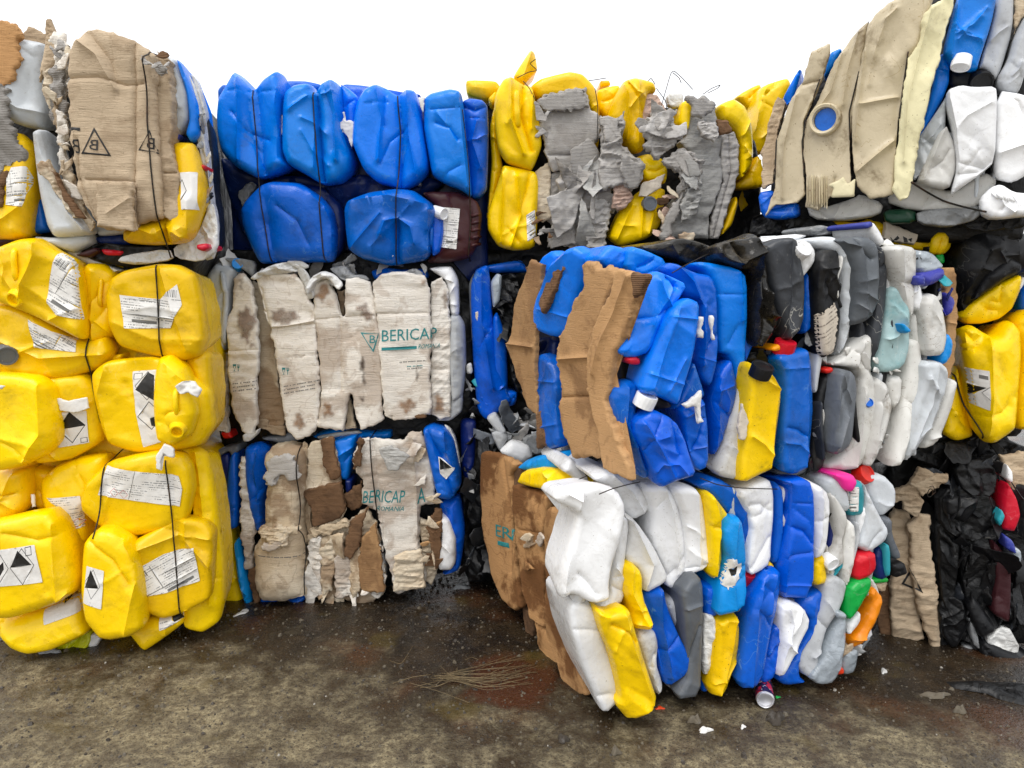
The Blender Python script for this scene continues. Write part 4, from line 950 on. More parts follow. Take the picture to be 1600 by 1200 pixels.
p('cardboard_sheet', 'CT', '1010,735 1060,710 1150,700 1165,890 1010,908', .12, n=.024)
p('cardboard_sheet', 'CK', '830,150 860,145 850,290 800,300', .12, n=.02, jag=.01)
p('cardboard_sheet', 'CT', '1140,540 1192,560 1232,790 1200,882 1165,862 1145,700', .05, n=.03)
p('cardboard_sheet', 'CK', '1180,560 1220,498 1248,500 1258,600 1252,700 1222,792 1188,640', .10, n=.05, cell=.045, jag=.01)
scraps('1110,180 1200,260 1225,460 1190,480 1130,380', 7, ['CT', 'CW', 'CK'], (14, 34), (.10, .13), seed=13, crump=.03)
scraps('1160,560 1250,520 1240,760 1180,820', 8, ['CK', 'CR', 'CT'], (18, 34), (.14, .18), seed=14, crump=.03)
p('jerrycan', 'W', '1230,512 1290,538 1322,640 1320,760 1300,792 1240,792 1223,760 1250,640', .06, D=.06, n=.01)
p('jerrycan', 'BD', '1225,450 1340,418 1368,600 1342,800 1240,832 1320,762', .0, D=.05, n=.03)
q = p('blue_drum', 'BD', '1153,92 1200,68 1272,90 1312,150 1342,300 1347,380 1302,442 1230,432 1190,262', .05, D=.08, n=.02, cr=[('1180,110 1250,240 1300,420', -.02, .015), ('1260,110 1270,200 1330,330', .02, .015)])
patch(q, pts('1230,238 1316,290 1270,352 1240,320'), mat='PB', marks=[([pts('1236,246 1300,285 1255,300 1240,300')], 'INK')])
p('plastic_film', 'FW', '1255,68 1290,85 1320,150 1345,290 1330,290 1305,150', .03, n=.01)
for w in W6: wire(w, .003)

# ================================================================== narrow bales behind the gap
FLAT = dict(R=lambda x: min(x, .026), D=lambda x: min(x, .036), rnd=lambda x: min(x, 1), n=lambda x: min(x, .013) if x < .02 else x, cell=lambda x: max(x, .12) if x > .09 else x)
zoom(700, 360, 2.857)
bale('waste_bale', 'narrow bale of tall crushed blue drums and black bags, beside the brown cardboard flank', (.1, 4.3, .9), [PG])
core('KF', '40,90 440,60 1600,60 1600,700 440,860 60,860', -.22)
p('blue_drum', 'BD', '125,165 330,128 360,190 200,190', -.05)
p('jerrycan', 'GR', '90,235 125,175 140,200 110,330 108,520', .0)
p('blue_drum', 'BD', '98,240 125,172 180,150 192,250 202,420 232,600 262,700 292,760 170,852 128,800 110,560', .02, D=.06, n=.02, cr=[('150,160 150,400 200,700', .02, .015)])
p('blue_drum', 'BD', '198,390 220,358 262,480 267,640 267,760 240,772 203,700', .05, D=.05)
p('blue_drum', 'BD', '128,740 200,700 312,720 302,780 180,812', .03)
p('plastic_film', 'KF', '230,200 300,188 332,260 292,300 302,400 332,470 342,600 352,760 290,700 252,480 228,380 210,300', .02, n=.05)
scraps('230,190 340,200 340,480 300,640 250,460 220,300', 12, ['KF', 'K', 'KF'], (18, 44), (.04, .10), seed=21)
p('plastic_film', 'CL', '188,230 218,190 242,200 232,320 200,352', .06)
p('paper_scrap', 'FW', '153,500 202,503 187,602 163,570', .08); p('paper_scrap', 'FW', '80,600 105,588 112,640 84,642', .05); p('paper_scrap', 'PD', '120,365 135,362 145,415 132,410', .08)
scraps('70,600 130,620 140,820 90,800', 8, ['FW', 'FG', 'K', 'TL'], (12, 28), (.0, .05), seed=22)
scraps('300,130 400,190 400,250 340,210', 6, ['KF', 'CL', 'CK', 'FW'], (14, 30), (.0, .06), seed=23)
bale('waste_bale', 'dark low bale of black film and grey scraps beside the orange-brown cardboard flank', (.05, 4.3, 0), [PG])
zoom(0, 0, 1)
core('KF', '715,650 870,640 870,930 715,930', -.22)
p('blue_drum', 'NV', '718,655 745,655 742,720 735,760 722,740', .0)
p('plastic_film', 'KF', '722,680 760,670 770,780 760,900 725,910', .0, T=.3, n=.04)
p('plastic_film', 'KF', '745,670 800,690 790,760 760,780', .04, n=.04)
scraps('722,660 800,660 790,900 722,905', 22, ['KF', 'K', 'KF', 'K', 'GD'], (24, 60), (.02, .09), seed=24, ang=.1)
scraps('725,690 750,700 750,880 730,880', 5, ['FW', 'FG'], (10, 26), (.06, .1), seed=25)
zoom(700, 360, 2.857)
scraps('170,820 430,800 440,980 330,1020 240,1000 180,920', 26, ['FG', 'WG', 'CG', 'KF', 'CS', 'GR'], (22, 52), (.05, .13), seed=26)
p('plastic_film', 'W', '228,980 282,935 362,960 382,1010 332,1046 250,1012', .16, n=.03)
p('plastic_film', 'WG', '168,840 212,813 262,898 238,916', .14, D=.012)
p('plastic_film', 'WG', '188,900 240,880 272,920 232,992', .13)
p('plastic_film', 'FG', '330,922 440,895 440,990 382,1002 340,960', .14)

# ================================================================== yellow and grey bale, top of the middle right
zoom(720, 60, 3.077)
bale('waste_bale', 'high bale of yellow jerrycans and torn grey cardboard with loose wire loops on top', (.5, 4.3, 1.8), [PG])
setwires()
core('KF', '40,330 400,300 1300,350 1440,540 1440,1100 1200,1100 400,1100 40,1100 60,760', -.24)
p('jerrycan', 'Y', '1310,285 1440,213 1452,300 1402,420 1385,350', -.5, T=.5)
p('jerrycan', 'Y', '1388,420 1440,230 1562,193 1580,230 1502,390 1450,560 1400,560', -.35, T=.5, cr=[('1440,250 1400,500', .03, .02)])
p('jerrycan', 'YD', '1320,700 1450,560 1440,720 1420,860 1310,920', -.25, T=.5)  # shaded yellow piece; the brownish shade is put into its dustier colour
p('jerrycan', 'Y', '650,248 762,222 780,330 700,400 660,350', -.1, T=.5)
p('jerrycan', 'Y', '22,200 172,205 200,250 130,292 28,272', -.08, T=.4, n=.012, D=.03)
p('jerrycan', 'YD', '130,290 170,250 170,300 150,320', -.06)
p('jerrycan', 'Y', '248,190 300,110 330,63 356,70 370,152 335,190 300,230', -.06, D=.04, n=.02, T=.2, cr=[('340,70 300,190', .02, .012)])
p('plastic_scrap', 'Y', '668,205 712,203 722,226 670,235', -.15)
p('jerrycan', 'Y', '330,235 380,200 440,185 520,168 582,180 640,240 667,330 665,520 640,540 600,300 370,310', -.02, D=.06, T=.4)
p('jerrycan', 'Y', '138,430 165,300 185,540 205,620 182,690 152,800 122,880 150,600', -.05, T=.4)
p('jerrycan', 'Y', '128,840 190,658 202,608 362,640 378,700 362,1010 260,1022 180,1002 128,920', .03, D=.06, n=.02, cr=[('270,670 290,850 240,1000', .025, .012), ('200,640 190,980', .02, .012), ('330,650 260,960', -.015, .015)])
patch(None, pts('315,850 357,823 362,952 320,977'), mat='PP')
p('jerrycan', 'Y', '160,280 200,205 240,190 302,228 342,235 362,300 382,420 392,520 342,642 220,602 180,540 163,420', .05, D=.07, n=.014, cr=[('240,200 240,400 300,560', .03, .012), ('300,235 290,380 340,540', -.02, .014), ('345,250 340,440', .02, .012)])
handle(None, '262,260 268,420', .02, .004, name='moulded_rib')
p('cardboard_sheet', 'CT', '358,640 432,590 432,870 395,882 360,862', .04)
p('cardboard_sheet', 'CG', '428,650 602,640 642,700 642,800 560,1002 420,1002 420,860', .03, n=.035, jag=.01)
p('cardboard_sheet', 'CS', '440,800 542,790 552,992 438,1002', .05, n=.02)
p('cardboard_sheet', 'CG', '363,300 392,273 480,255 602,233 622,330 667,360 667,460 642,540 632,580 602,622 440,642 420,580 400,500 370,400', .07, D=.04, R=.06, n=.022, cell=.08, jag=.008, cr=[('380,290 620,330', .012, .01), ('420,560 630,560', -.012, .008)])
p('cardboard_sheet', 'CS', '372,300 440,270 600,235 620,330 560,350 420,360', .11, n=.016, jag=.01)
scraps('365,300 440,320 440,450 385,460', 4, ['CG', 'CS'], (20, 40), (.11, .14), seed=31, crump=.03)
scraps('440,620 640,560 640,700 600,840 480,800', 6, ['CG', 'CV', 'CS', 'CG'], (44, 84), (.09, .12), seed=32, ang=.2, crump=.03)
scraps('360,860 430,880 430,1010 360,1000', 7, ['CK', 'CT', 'CS'], (18, 36), (.06, .1), seed=33, ang=1.5)
scraps('600,560 660,540 720,760 640,1000 590,980', 5, ['CG', 'CV', 'CS'], (40, 76), (.09, .13), seed=34, ang=.3, crump=.03)
p('jerrycan', 'Y', '700,380 728,300 780,208 832,193 922,218 937,260 892,272 872,400 882,540 830,557 780,502 740,480', .02, D=.06, n=.016, cr=[('780,215 800,380 790,540', .025, .014), ('850,210 850,500', .012, .014)])
p('cardboard_sheet', 'CG', '668,370 762,390 787,348 794,410 772,450 782,520 892,600 870,690 820,742 760,702 680,742 658,650 668,520', .13, D=.02, n=.045, cell=.07, jag=.008)
p('cardboard_sheet', 'CS', '760,560 890,600 865,690 815,730 770,640', .17, n=.012, tl=(-.3, .2), jag=.008)
p('cardboard_sheet', 'CS', '670,380 750,390 770,440 760,520 690,500', .16, n=.04, cell=.05, jag=.008)
p('cardboard_sheet', 'CG', '640,760 722,700 742,820 702,940 680,1002 610,1002 600,900', .08, n=.04, jag=.012)
p('cardboard_sheet', 'PN', '738,700 792,690 827,770 772,827 730,812', .12, n=.02)
q = p('jerrycan', 'Y', '705,962 760,830 850,738 900,718 987,720 962,900 902,962 760,1002', .02, D=.05, n=.025, cr=[('870,760 860,980', .02, .014), ('940,760 900,940', .02, .014), ('820,800 740,980', .018, .014)])
p('jerrycan', 'Y', '838,570 900,553 972,580 992,640 982,702 880,692', .02, D=.05)
p('plastic_film', 'PD', '868,700 985,648 962,722 890,760 850,762', .10, n=.02)
cap(q, '902,795', .036, (.1, -.1, 1), 'GR', .03, lift=.02)
p('paper_scrap', 'PN', '878,265 942,268 992,350 900,372 868,442', .05, n=.02)
p('plastic_film', 'FW', '985,268 1072,258 1065,335 1000,335', .0)
p('jerrycan', 'Y', '1043,400 1060,308 1112,288 1095,440 1062,452', .06, D=.03)
p('jerrycan', 'Y', '1222,330 1300,293 1362,328 1397,420 1402,560 1392,622 1330,692 1337,520 1310,450 1240,400', .0, D=.07, T=.4, n=.016)
p('jerrycan', 'Y', '1328,700 1400,598 1430,556 1480,717 1330,724', -.02, D=.03, n=.012)
p('jerrycan', 'Y', '1235,962 1320,750 1328,800 1302,902', .0)
p('cardboard_sheet', 'CV', '1083,300 1162,278 1222,318 1242,400 1252,520 1257,680 1192,870 1192,967 1030,962 958,962 1000,800 1080,720 1132,600 1060,500 1080,450', .05, D=.07, R=.14, n=.016, T=.08, jag=.006)
p('cardboard_sheet', 'CG', '1248,470 1312,448 1337,520 1332,640 1292,800 1240,962 1195,962 1200,862 1257,692', .04, D=.04, n=.012, cr=[('1290,460 1300,640 1220,950', -.01, .006)])
p('cardboard_sheet', 'CG', '862,430 900,358 962,328 1012,400 1062,460 1022,502 992,542 940,582 880,522', .13, n=.06, cell=.05, jag=.014, D=.04)
scraps('880,380 960,340 1050,460 960,560 880,500', 6, ['CG', 'CS', 'CS'], (30, 60), (.15, .19), seed=35, crump=.035)
p('cardboard_sheet', 'CG', '968,590 1062,538 1172,588 1162,642 1110,702 1080,742 1058,652 990,622', .15, n=.055, cell=.045, jag=.012, D=.04)
scraps('1000,580 1160,590 1150,660 1080,730', 5, ['CG', 'CV', 'CS'], (30, 56), (.16, .20), seed=36, crump=.035)
p('cardboard_sheet', 'CV', '1050,800 1110,692 1167,640 1150,760 1132,850 1062,892', .14, n=.03, jag=.008)
p('cardboard_sheet', 'CS', '965,960 1010,800 1080,720 1060,800 1010,940', .13, n=.03, jag=.01)
p('cardboard_sheet', 'CG', '1148,400 1222,398 1242,450 1220,502 1160,472', .15, n=.03, jag=.008)
p('cardboard_sheet', 'CK', '1230,390 1282,398 1302,450 1250,462', .12, n=.03)
p('cardboard_sheet', 'CS', '1085,290 1160,280 1215,320 1190,380 1120,370', .13, n=.03, jag=.01)
scraps('960,720 1040,780 1000,960 950,960', 8, ['PN', 'CK', 'CT'], (16, 36), (.08, .13), seed=37)
p('cardboard_scrap', 'CT', '1043,940 1082,928 1122,932 1122,972 1060,982', .16, n=.02)
freewire('960,340 1010,165 1025,155 1065,190 1115,245', (.08, .03, .0, -.05, -.1)); freewire('1060,215 1050,190 1020,165', (0, 0, .03))
freewire('1165,268 1205,240 1250,222 1235,240 1190,262', (0, -.05, -.1, -.1, -.05)); freewire('895,212 915,190 935,222', (0, 0, 0)); freewire('270,190 330,160 370,155 330,120 360,100', (.02, .02, 0, 0, 0))
freewire('600,205 640,200 700,190', (0, -.1, -.15)); freewire('300,205 330,240 360,300', (.12, .12, .12)); freewire('645,240 660,330 655,500', (.14, .14, .14)); freewire('940,240 985,300 1000,400', (.1, .12, .15))

# ================================================================== high corner bale
zoom(1140, 0, 3.159)
bale('waste_bale', 'leaning bale of stained beige plastic sheets and white containers in the upper right corner', (1.9, 3.9, 1.9), [PU])
CUR['ov'] = FLAT
W9 = ['880,270 850,480 822,730', '640,360 592,560 600,850', '445,390 375,600 358,700 370,900', '275,505 235,650 225,900', '895,910 1060,990 1250,1055']
setwires(*W9[:4])
core('KF', '240,600 420,420 680,150 1000,-60 1500,-60 1500,1200 1200,1200 760,1200 200,1200 200,950', -.2, sc=.9)
p('jerrycan', 'KF', '120,1050 350,1070 500,1085 545,1120 300,1160 90,1170', -.1)
p('jerrycan', 'BL', '255,500 340,345 357,345 310,500 270,530', -.04, T=.4); p('jerrycan', 'BL', '460,390 490,265 552,238 552,260 500,350', -.06, T=.4)
p('jerrycan', 'NV', '600,300 655,218 650,300 600,340', -.04)  # piece filling a dark gap between sheets; its navy stands in for shade
p('cardboard_sheet', 'CB', '160,742 205,560 240,475 278,520 240,640 232,780 222,902 168,922', .02, T=.04, n=.012)
p('jerrycan', 'BD', '138,950 220,935 240,1000 340,995 347,1070 250,1087 158,1072', .0, D=.06)
p('jerrycan', 'WD', '370,990 450,1030 620,975 640,955 762,1005 742,1062 560,1092 400,1082', -.04, D=.06)
p('jerrycan', 'WD', '870,910 950,890 1100,955 1250,850 1330,890 1240,1000 1200,1040 900,1042 760,990', -.02, D=.06, n=.025)
p('jerrycan', 'GK', '755,1035 917,1030 922,1102 768,1104', -.04)
p('plastic_film', 'FG', '918,1040 1240,1005 1232,1082 1080,1122 928,1102', .0, T=.3)
p('plastic_film', 'KF', '1100,1070 1460,1000 1500,1120 1200,1150', -.05)
BEK = dict(D=.012, R=.016, n=.013, T=.03, an=3.4, ang=-.25, cell=.08, rnd=0, sc=.98, wv=.014, jag=.002)
p('plastic_sheet', 'BE', '232,700 290,520 360,400 402,250 492,210 497,240 460,380 402,500 365,600 360,760 372,960 340,1002 230,1012 178,1068 225,930 220,850', .05, cr=[('330,470 270,720 260,980', .016, .012), ('360,415 460,385', -.01, .008)], **BEK)
q = p('plastic_sheet', 'BE', '368,600 440,480 520,300 560,240 640,140 692,98 662,250 642,360 607,560 592,760 602,900 622,972 500,972 440,1042 370,1022 385,900 358,760', .06, cr=[('560,250 500,450 420,560', .018, .012), ('640,150 580,360 560,520', .014, .012), ('430,880 440,1030', .012, .008), ('520,880 500,960', -.01, .008)], **BEK)
lathe('spout_ring', q, tuple(pts('475,590')[0]), [(.068, -.02), (.066, .028), (.060, .034), (.050, .030), (.048, .012), (.047, .011)], (-.2, .0, .97), 'BE', 32)
uvc = pts('475,590')[0]
lathe('opening', q, tuple(uvc + np.array([1.5, 0])), [(.0475, .0115), (.0004, .012)], (-.2, .0, .97), 'BD', 28)
p('plastic_sheet', 'BE', '648,330 680,130 720,70 790,10 860,-30 1012,-30 992,40 962,120 932,240 882,280 852,480 832,600 820,780 810,962 770,972 690,982 630,922 608,780 603,560', .09, seed=77, cr=[('680,150 650,400 620,700', .02, .012), ('800,20 720,250 690,420', .012, .014), ('630,850 700,790 820,690', .018, .01), ('640,520 830,480', .012, .008), ('830,40 760,110', .01, .01)], lab='widest stained beige plastic sheet, tapering to a ragged lower edge', **BEK)
p('plastic_sheet', 'BY', '960,60 1020,10 1100,-30 1097,60 1032,290 1002,400 962,600 932,700 912,850 892,920 882,982 840,992 805,950 820,780 840,560 882,280 932,200', .12, cr=[('1000,30 940,250 880,500 860,800', .016, .012)], lab='pale yellowish plastic strip with torn lower tip', **dict(BEK, jag=.004))
p('plastic_sheet', 'BY', '483,912 540,888 562,870 582,910 622,878 615,972 500,977 512,930', .14, D=.012, n=.012, T=.012, rnd=0, s=.012)
for i in range(9): x = 378 + i * 12; p('plastic_scrap', 'BE', f'{x},860 {x+9},855 {x+12},1000 {x+6},{1020+ (i*37)%30} {x+1},1000', .115, n=.006, D=.008, R=.008, T=.01, s=.014)
handle(CUR['pieces'][-12], '650,520 740,505 830,480', .006, .0, 'BE', 'plastic_rib') if False else None
p('jerrycan', 'BL', '1030,280 1060,268 1087,320 1082,430 942,692 933,660 985,500', .0, D=.04, cr=[('1025,345 1085,345', -.006, .006)])
p('jerrycan', 'WG', '1222,345 1290,130 1320,-30 1402,-30 1397,150 1342,340 1310,402 1250,342', .0, D=.06)
p('jerrycan', 'WG', '1308,402 1370,300 1402,180 1455,80 1500,60 1500,200 1442,420 1420,462 1350,452', .0, D=.06)
p('cardboard_sheet', 'CT', '1400,-30 1500,-30 1500,80 1455,90 1402,172', .0)
p('jerrycan', 'K', '1080,350 1205,335 1215,420 1190,440 1080,442', -.03, D=.04)  # black piece added for the dark gap; the shade is its colour
q = p('jerrycan', 'BL', '1048,270 1100,60 1130,-30 1322,-30 1292,120 1232,300 1222,347 1100,332 1080,305', .06, D=.07, n=.010, T=.3, cr=[('1110,165 1180,168 1252,212', .006, .006), ('1130,-30 1110,170 1090,300', .02, .014)], lab='blue jerrycan pointing down with white ribbed cap')
cap(q, '1145,306', .036, (-.15, -.9, .3), 'W', .024)
cap(CUR['pieces'][-2], '1240,385', .045, (.15, -.5, .8), 'K', .04, lift=.02)
p('jerrycan', 'WT', '918,700 1050,505 1072,468 1065,600 1062,760 980,832 900,902 903,800', .03, D=.03)
p('jerrycan', 'WD', '918,892 1060,600 1112,720 1118,840 1080,942 940,912', .06, D=.05, n=.02, cr=[('1070,620 960,890', .02, .014)])
p('jerrycan', 'W', '1313,450 1460,468 1520,500 1520,830 1400,902 1310,882 1303,800', .05, D=.07, n=.012, cr=[('1330,760 1500,700', .016, .02)])
p('jerrycan', 'W', '1072,442 1140,420 1202,433 1312,433 1318,500 1307,800 1250,852 1120,942 1090,962 1122,830 1100,640 1070,520', .10, D=.08, R=.08, n=.012, cr=[('1080,450 1120,640 1130,850', .02, .014), ('1130,860 1230,850 1300,800', -.016, .02)])
q = p('plastic_cup', 'W', '1233,980 1290,923 1340,908 1402,948 1470,955 1520,1000 1520,1062 1300,1087 1238,1052', .12, D=.08, R=.08, n=.004)
for i in range(5): handle(q, f'{1290+i*20},{945+i*3} {1330+i*20},{985+i*4}', .006, .002, name='moulded_rib')
strips('880,420 1480,420 1480,1010 900,1000', 16, ['W', 'WG', 'WT', 'WD'], 94, off=(.0, .045), lean=-.15, ln=(60, 150))
for w in W9[:4]: wire(w, .003)
wire(W9[4], .004)

# ================================================================== right-hand stack
zoom(1340, 330, 3.077)
bale('waste_bale', 'dusty yellow and black drum bale at the right edge, under the leaning beige bale', (2.2, 3.9, .9), [PR])
setwires('462,730 500,930 560,1070')
core('KF', '-350,-40 860,-40 860,1080 420,1090 400,600 -350,500', -.22)
p('jerrycan', 'YD', '-150,40 0,55 60,25 130,38 280,60 442,100 425,210 300,190 200,180 100,130 -100,150', -.05, T=.4, n=.02)
q = p('plastic_sheet', 'PD', '128,50 220,80 292,110 270,162 200,152 118,130', .02, D=.02, n=.02, T=.02)
for s_ in ('140,140 160,125 170,140 190,118 200,130 182,150 196,165 170,152 150,160', '215,120 235,130 240,150 222,150', '240,135 262,128 255,150'): l = pts(s_); patch(q, l, 'emblem', None, [([l], 'INK')], .003, False, .009)
q = p('jerrycan', 'YD', '330,190 352,120 395,105 440,110 450,170 420,205 380,215', .0, D=.03); handle(q, '362,195 368,140 392,118 408,135 400,170 385,195', .02, .02)
p('plastic_scrap', 'GN', '372,210 412,203 420,250 380,256', .03); p('plastic_scrap', 'K', '320,170 372,170 375,220 340,210', .02)
p('black_drum', 'K', '440,252 482,130 562,83 702,88 802,108 870,120 870,262 772,302 640,372 540,442 483,503 460,440 430,290', .0, D=.14, R=.16, n=.018, T=.4, cr=[('700,120 760,130 760,210 690,215 690,130', .008, .008), ('620,190 500,420', .012, .012)])
p('black_drum', 'K', '536,432 600,300 722,218 784,250 784,292 702,332 562,422', .08, D=.05, n=.018, cr=[('600,310 720,235', .014, .014)])
p('jerrycan', 'YD', '483,510 540,440 660,350 775,300 775,380 742,472 682,522 600,542 520,542', .05, D=.05, R=.05, n=.018, cr=[('690,350 680,440 640,430', -.008, .008)])
p('jerrycan', 'BD', '770,405 800,320 870,330 870,462 770,482', .0); p('plastic_scrap', 'W', '757,382 800,308 802,350 770,392', .06, n=.005)
p('jerrycan', 'YD', '735,525 800,470 880,470 880,1042 750,1052 742,900 765,700', .04, D=.07, T=.3)
p('jerrycan', 'YD', '478,740 512,900 562,1082 460,1102 393,1062 420,920 465,760', .02, D=.05, n=.02)
q = p('jerrycan', 'Y', '478,600 490,560 540,545 600,580 640,600 702,538 742,525 782,572 787,680 762,900 742,1042 640,1102 600,1107 560,1062 530,960 508,760 488,660', .09, D=.09, R=.07, n=.016, cr=[('620,600 618,800 605,1100', .024, .012), ('500,560 570,640 560,660', -.02, .016), ('600,590 650,560', -.02, .015)], lab='tall yellow jerrycan with inverted black and white corrosive label')
patch(q, pts('508,755 620,765 616,952 520,914'), mat='PB', marks=[([pts('522,830 606,845 552,890')], 'INK'), (quadmap(ring(DIA, .06), '590,905', '650,910', '590,835'), 'INK'), ([pts('582,785 614,790 614,808 582,803')], 'GINK')])
lettering(q, 'UN 305', '556,916', '614,922', '556,898', 'INK', .02)
wire('462,730 500,930 560,1070', .004)

zoom(1320, 660, 2.607)
bale('waste_bale', 'low bale of black bags and a standing cardboard box at the right edge', (2.2, 3.9, 0), [PR])
setwires()
core('KF', '150,20 760,20 760,950 520,980 300,900 160,860', -.22)
p('plastic_film', 'KF', '230,130 420,60 640,60 760,110 640,150 420,200', -.05, T=.4, n=.04)
scraps('360,100 640,90 620,250 420,250', 16, ['KF', 'K', 'K', 'GD'], (26, 60), (.0, .08), seed=41)
scraps('370,260 720,180 740,900 560,900 400,860', 34, ['KF', 'K', 'KF', 'K', 'KF', 'GD'], (40, 96), (.0, .10), seed=42, ang=.15)
for s_ in ('380,400 440,380 470,480 450,640 430,760 390,740 372,560', '470,470 540,430 590,470 580,600 540,720 490,740 470,620', '540,300 600,290 640,420 600,520 560,470', '430,160 560,140 620,200 600,300 470,290'): p('plastic_film', 'KF', s_, .06, n=.05, D=.03, cell=.09, an=4., T=.2)
rs_ = np.random.RandomState(44)
for i in range(26):
    x0, y0 = rs_.uniform(375, 720), rs_.uniform(230, 800); dx, ln = rs_.normal(0, 26), rs_.uniform(60, 170); w_ = rs_.uniform(5, 16); b_ = rs_.normal(0, 14)
    P_ = np.array([[x0, y0], [x0 + w_, y0 + 4], [x0 + dx * .5 + b_ + w_, y0 + ln * .5], [x0 + dx + w_ * .7, y0 + ln], [x0 + dx, y0 + ln - 5], [x0 + dx * .5 + b_, y0 + ln * .5]])
    p('plastic_strip', ['K', 'KF', 'GD', 'K'][i % 4], P_ / ZO[2] + np.array(ZO[:2]), rs_.uniform(.06, .13), D=.006, R=.008, T=.01, n=.02, cell=.05, s=.009, wv=0, rnd=1)
p('plastic_film', 'KF', '365,270 520,228 582,290 592,440 480,482 372,420', .04, n=.03, D=.05)
p('plastic_tray', 'K', '398,310 430,295 543,300 532,360 485,412 400,372', .09, D=.04, n=.014)
p('cardboard_sheet', 'CK', '138,720 185,640 192,900 160,912 133,870', .0)
p('cardboard_sheet', 'CB', '178,400 200,345 262,370 272,440 267,560 292,700 324,885 260,892 198,890 183,760 183,560', .02, D=.06, R=.08, n=.018)
q = p('cardboard_sheet', 'CB', '253,415 300,368 347,380 352,500 382,700 387,890 392,987 370,987 340,882 298,760 268,620', .06, D=.04, R=.05, n=.018)
l = pts('228,655 268,590 318,694'); patch(q, l, 'emblem', None, [([l, l.mean(0) + (l - l.mean(0)) * .72], 'INK')], .0025, False, .009)
q2 = CUR['pieces'][-2]; patch(q2, l, 'emblem', None, [([l, l.mean(0) + (l - l.mean(0)) * .72], 'INK')], .0025, False, .009)
p('cardboard_sheet', 'CB', '188,335 190,280 262,243 302,180 362,215 342,250 300,290 320,322 290,382 240,352 230,320', .10, n=.04, cell=.06, jag=.006)
p('cardboard_sheet', 'CB', '262,250 340,232 422,208 417,240 352,282 318,300', .12, n=.03, jag=.008)
freewire('335,290 345,270 360,275 355,300 340,305 335,290', (.16,) * 6); freewire('345,262 360,258 370,285 355,295', (.17,) * 4)
p('plastic_film', 'KF', '380,742 430,700 482,730 492,840 442,932 388,852', .08, n=.04)
p('plastic_film', 'K', '488,742 522,700 622,842 540,872', .10, n=.02, D=.04)
p('plastic_film', 'FG', '440,942 500,898 552,940 512,1022 470,990', .06)
p('plastic_film', 'KF', '382,850 440,900 480,990 410,1028 385,960', .04)
p('plastic_film', 'FG', '500,780 540,860 552,930 520,900', .10)
p('jerrycan', 'MR', '588,458 682,570 672,822 590,772 612,640', .10, D=.03, n=.018)
p('jerrycan', 'R', '638,302 660,238 692,300 707,370 682,442 630,432', .10, D=.04, n=.02)
p('cap', 'TL', '615,395 635,350 650,380 630,425', .14, D=.02)
p('cardboard_sheet', 'CB', '625,130 760,118 760,352 690,352 660,240', .04, D=.05, R=.06)
p('plastic_film', 'W', '656,165 682,200 680,250 655,230', .08)
p('plastic_film', 'FW', '555,880 662,820 722,930 640,952', .10)
p('plastic_tray', 'K', '540,870 730,952 760,940 760,1035 740,1032 560,1022', .10, D=.05, n=.018)
p('plastic_film', 'PU', '640,450 682,480 702,540 650,512', .13); p('plastic_film', 'CL', '680,500 715,520 715,570 682,560', .13)

# ================================================================== the two bales that stand forward
zoom(700, 360, 2.857)
bale('waste_bale', 'mixed bale of draped blue drums, black jerrycans and white bottles, upper of the forward pair', (.9, 3.4, .92), [PF, PS])
CUR['ov'] = FLAT
plane(0); setwires()
core('K', '760,150 1300,130 2000,80 2160,150 2200,900 1900,1060 1000,1080 780,900', -.2, T=.9)
# flank with brown cardboard
plane(1)
core('K', '400,170 800,150 800,1000 440,960', -.2, T=.6)
p('blue_drum', 'BL', '423,205 440,120 490,83 522,120 455,300 420,335', -.02, T=.12)
p('blue_drum', 'BL', '508,155 600,60 642,110 622,200 582,320 542,460 480,482 408,442 420,330', .01, D=.05, T=.15, cr=[('430,350 560,400', .005, .006)])
p('blue_drum', 'BD', '393,600 420,540 490,578 522,680 512,800 532,960 470,977 420,882 393,740', .01, D=.05, T=.15, cr=[('400,670 520,680', .005, .006), ('420,880 520,860', .005, .006)])
p('blue_drum', 'NV', '400,480 500,470 500,590 420,580', -.06)
p('cardboard_sheet', 'CR', '373,135 427,150 407,300 397,480 392,620 402,832 350,782 300,622 263,510 282,480 302,330', .05, n=.02, cr=[('275,505 390,520', .014, .006)])
p('cardboard_sheet', 'CK', '410,332 455,175 522,163 470,282 430,372', .07, n=.02)
p('cardboard_sheet', 'CK', '393,820 420,800 447,962 398,972', .05)
p('cardboard_sheet', 'CR', '610,160 630,140 702,160 772,185 745,270 680,440 650,560 660,700 700,860 700,1012 570,1017 540,940 498,790 520,740 488,580 498,500 558,350 620,240', .10, D=.02, n=.024, jag=.010, cr=[('495,575 640,565', .014, .007), ('510,745 630,740', -.008, .005)], lab='broad brown cardboard sheet with ragged left edge')
p('cardboard_sheet', 'CR', '763,172 892,205 862,270 802,440 757,560 737,640 712,760 772,950 822,1060 828,1122 700,1062 680,900 628,700 633,560 672,420 742,250', .15, D=.03, n=.02, cr=[('820,200 700,500 660,640', .016, .012)])
p('cardboard_sheet', 'CK', '820,195 893,205 862,272 830,300', .19, n=.018)
plane(0)
p('blue_drum', 'BL', '648,130 712,63 782,78 802,130 782,178 700,170', -.12, T=.4); p('blue_drum', 'BL', '778,178 800,68 872,88 962,130 955,200 890,230', -.08, T=.4)
p('black_sheet', 'KB', '790,75 920,62 1020,33 1102,50 1202,90 1300,145 1250,200 1100,160 950,115', -.10, T=.5, n=.04)
zoom(1120, 330, 2.667)
p('plastic_sheet', 'W', '180,118 310,95 380,100 320,130 190,145', -.16, T=.3); p('plastic_film', 'FG', '380,70 450,55 490,95 400,105', -.18, T=.2)
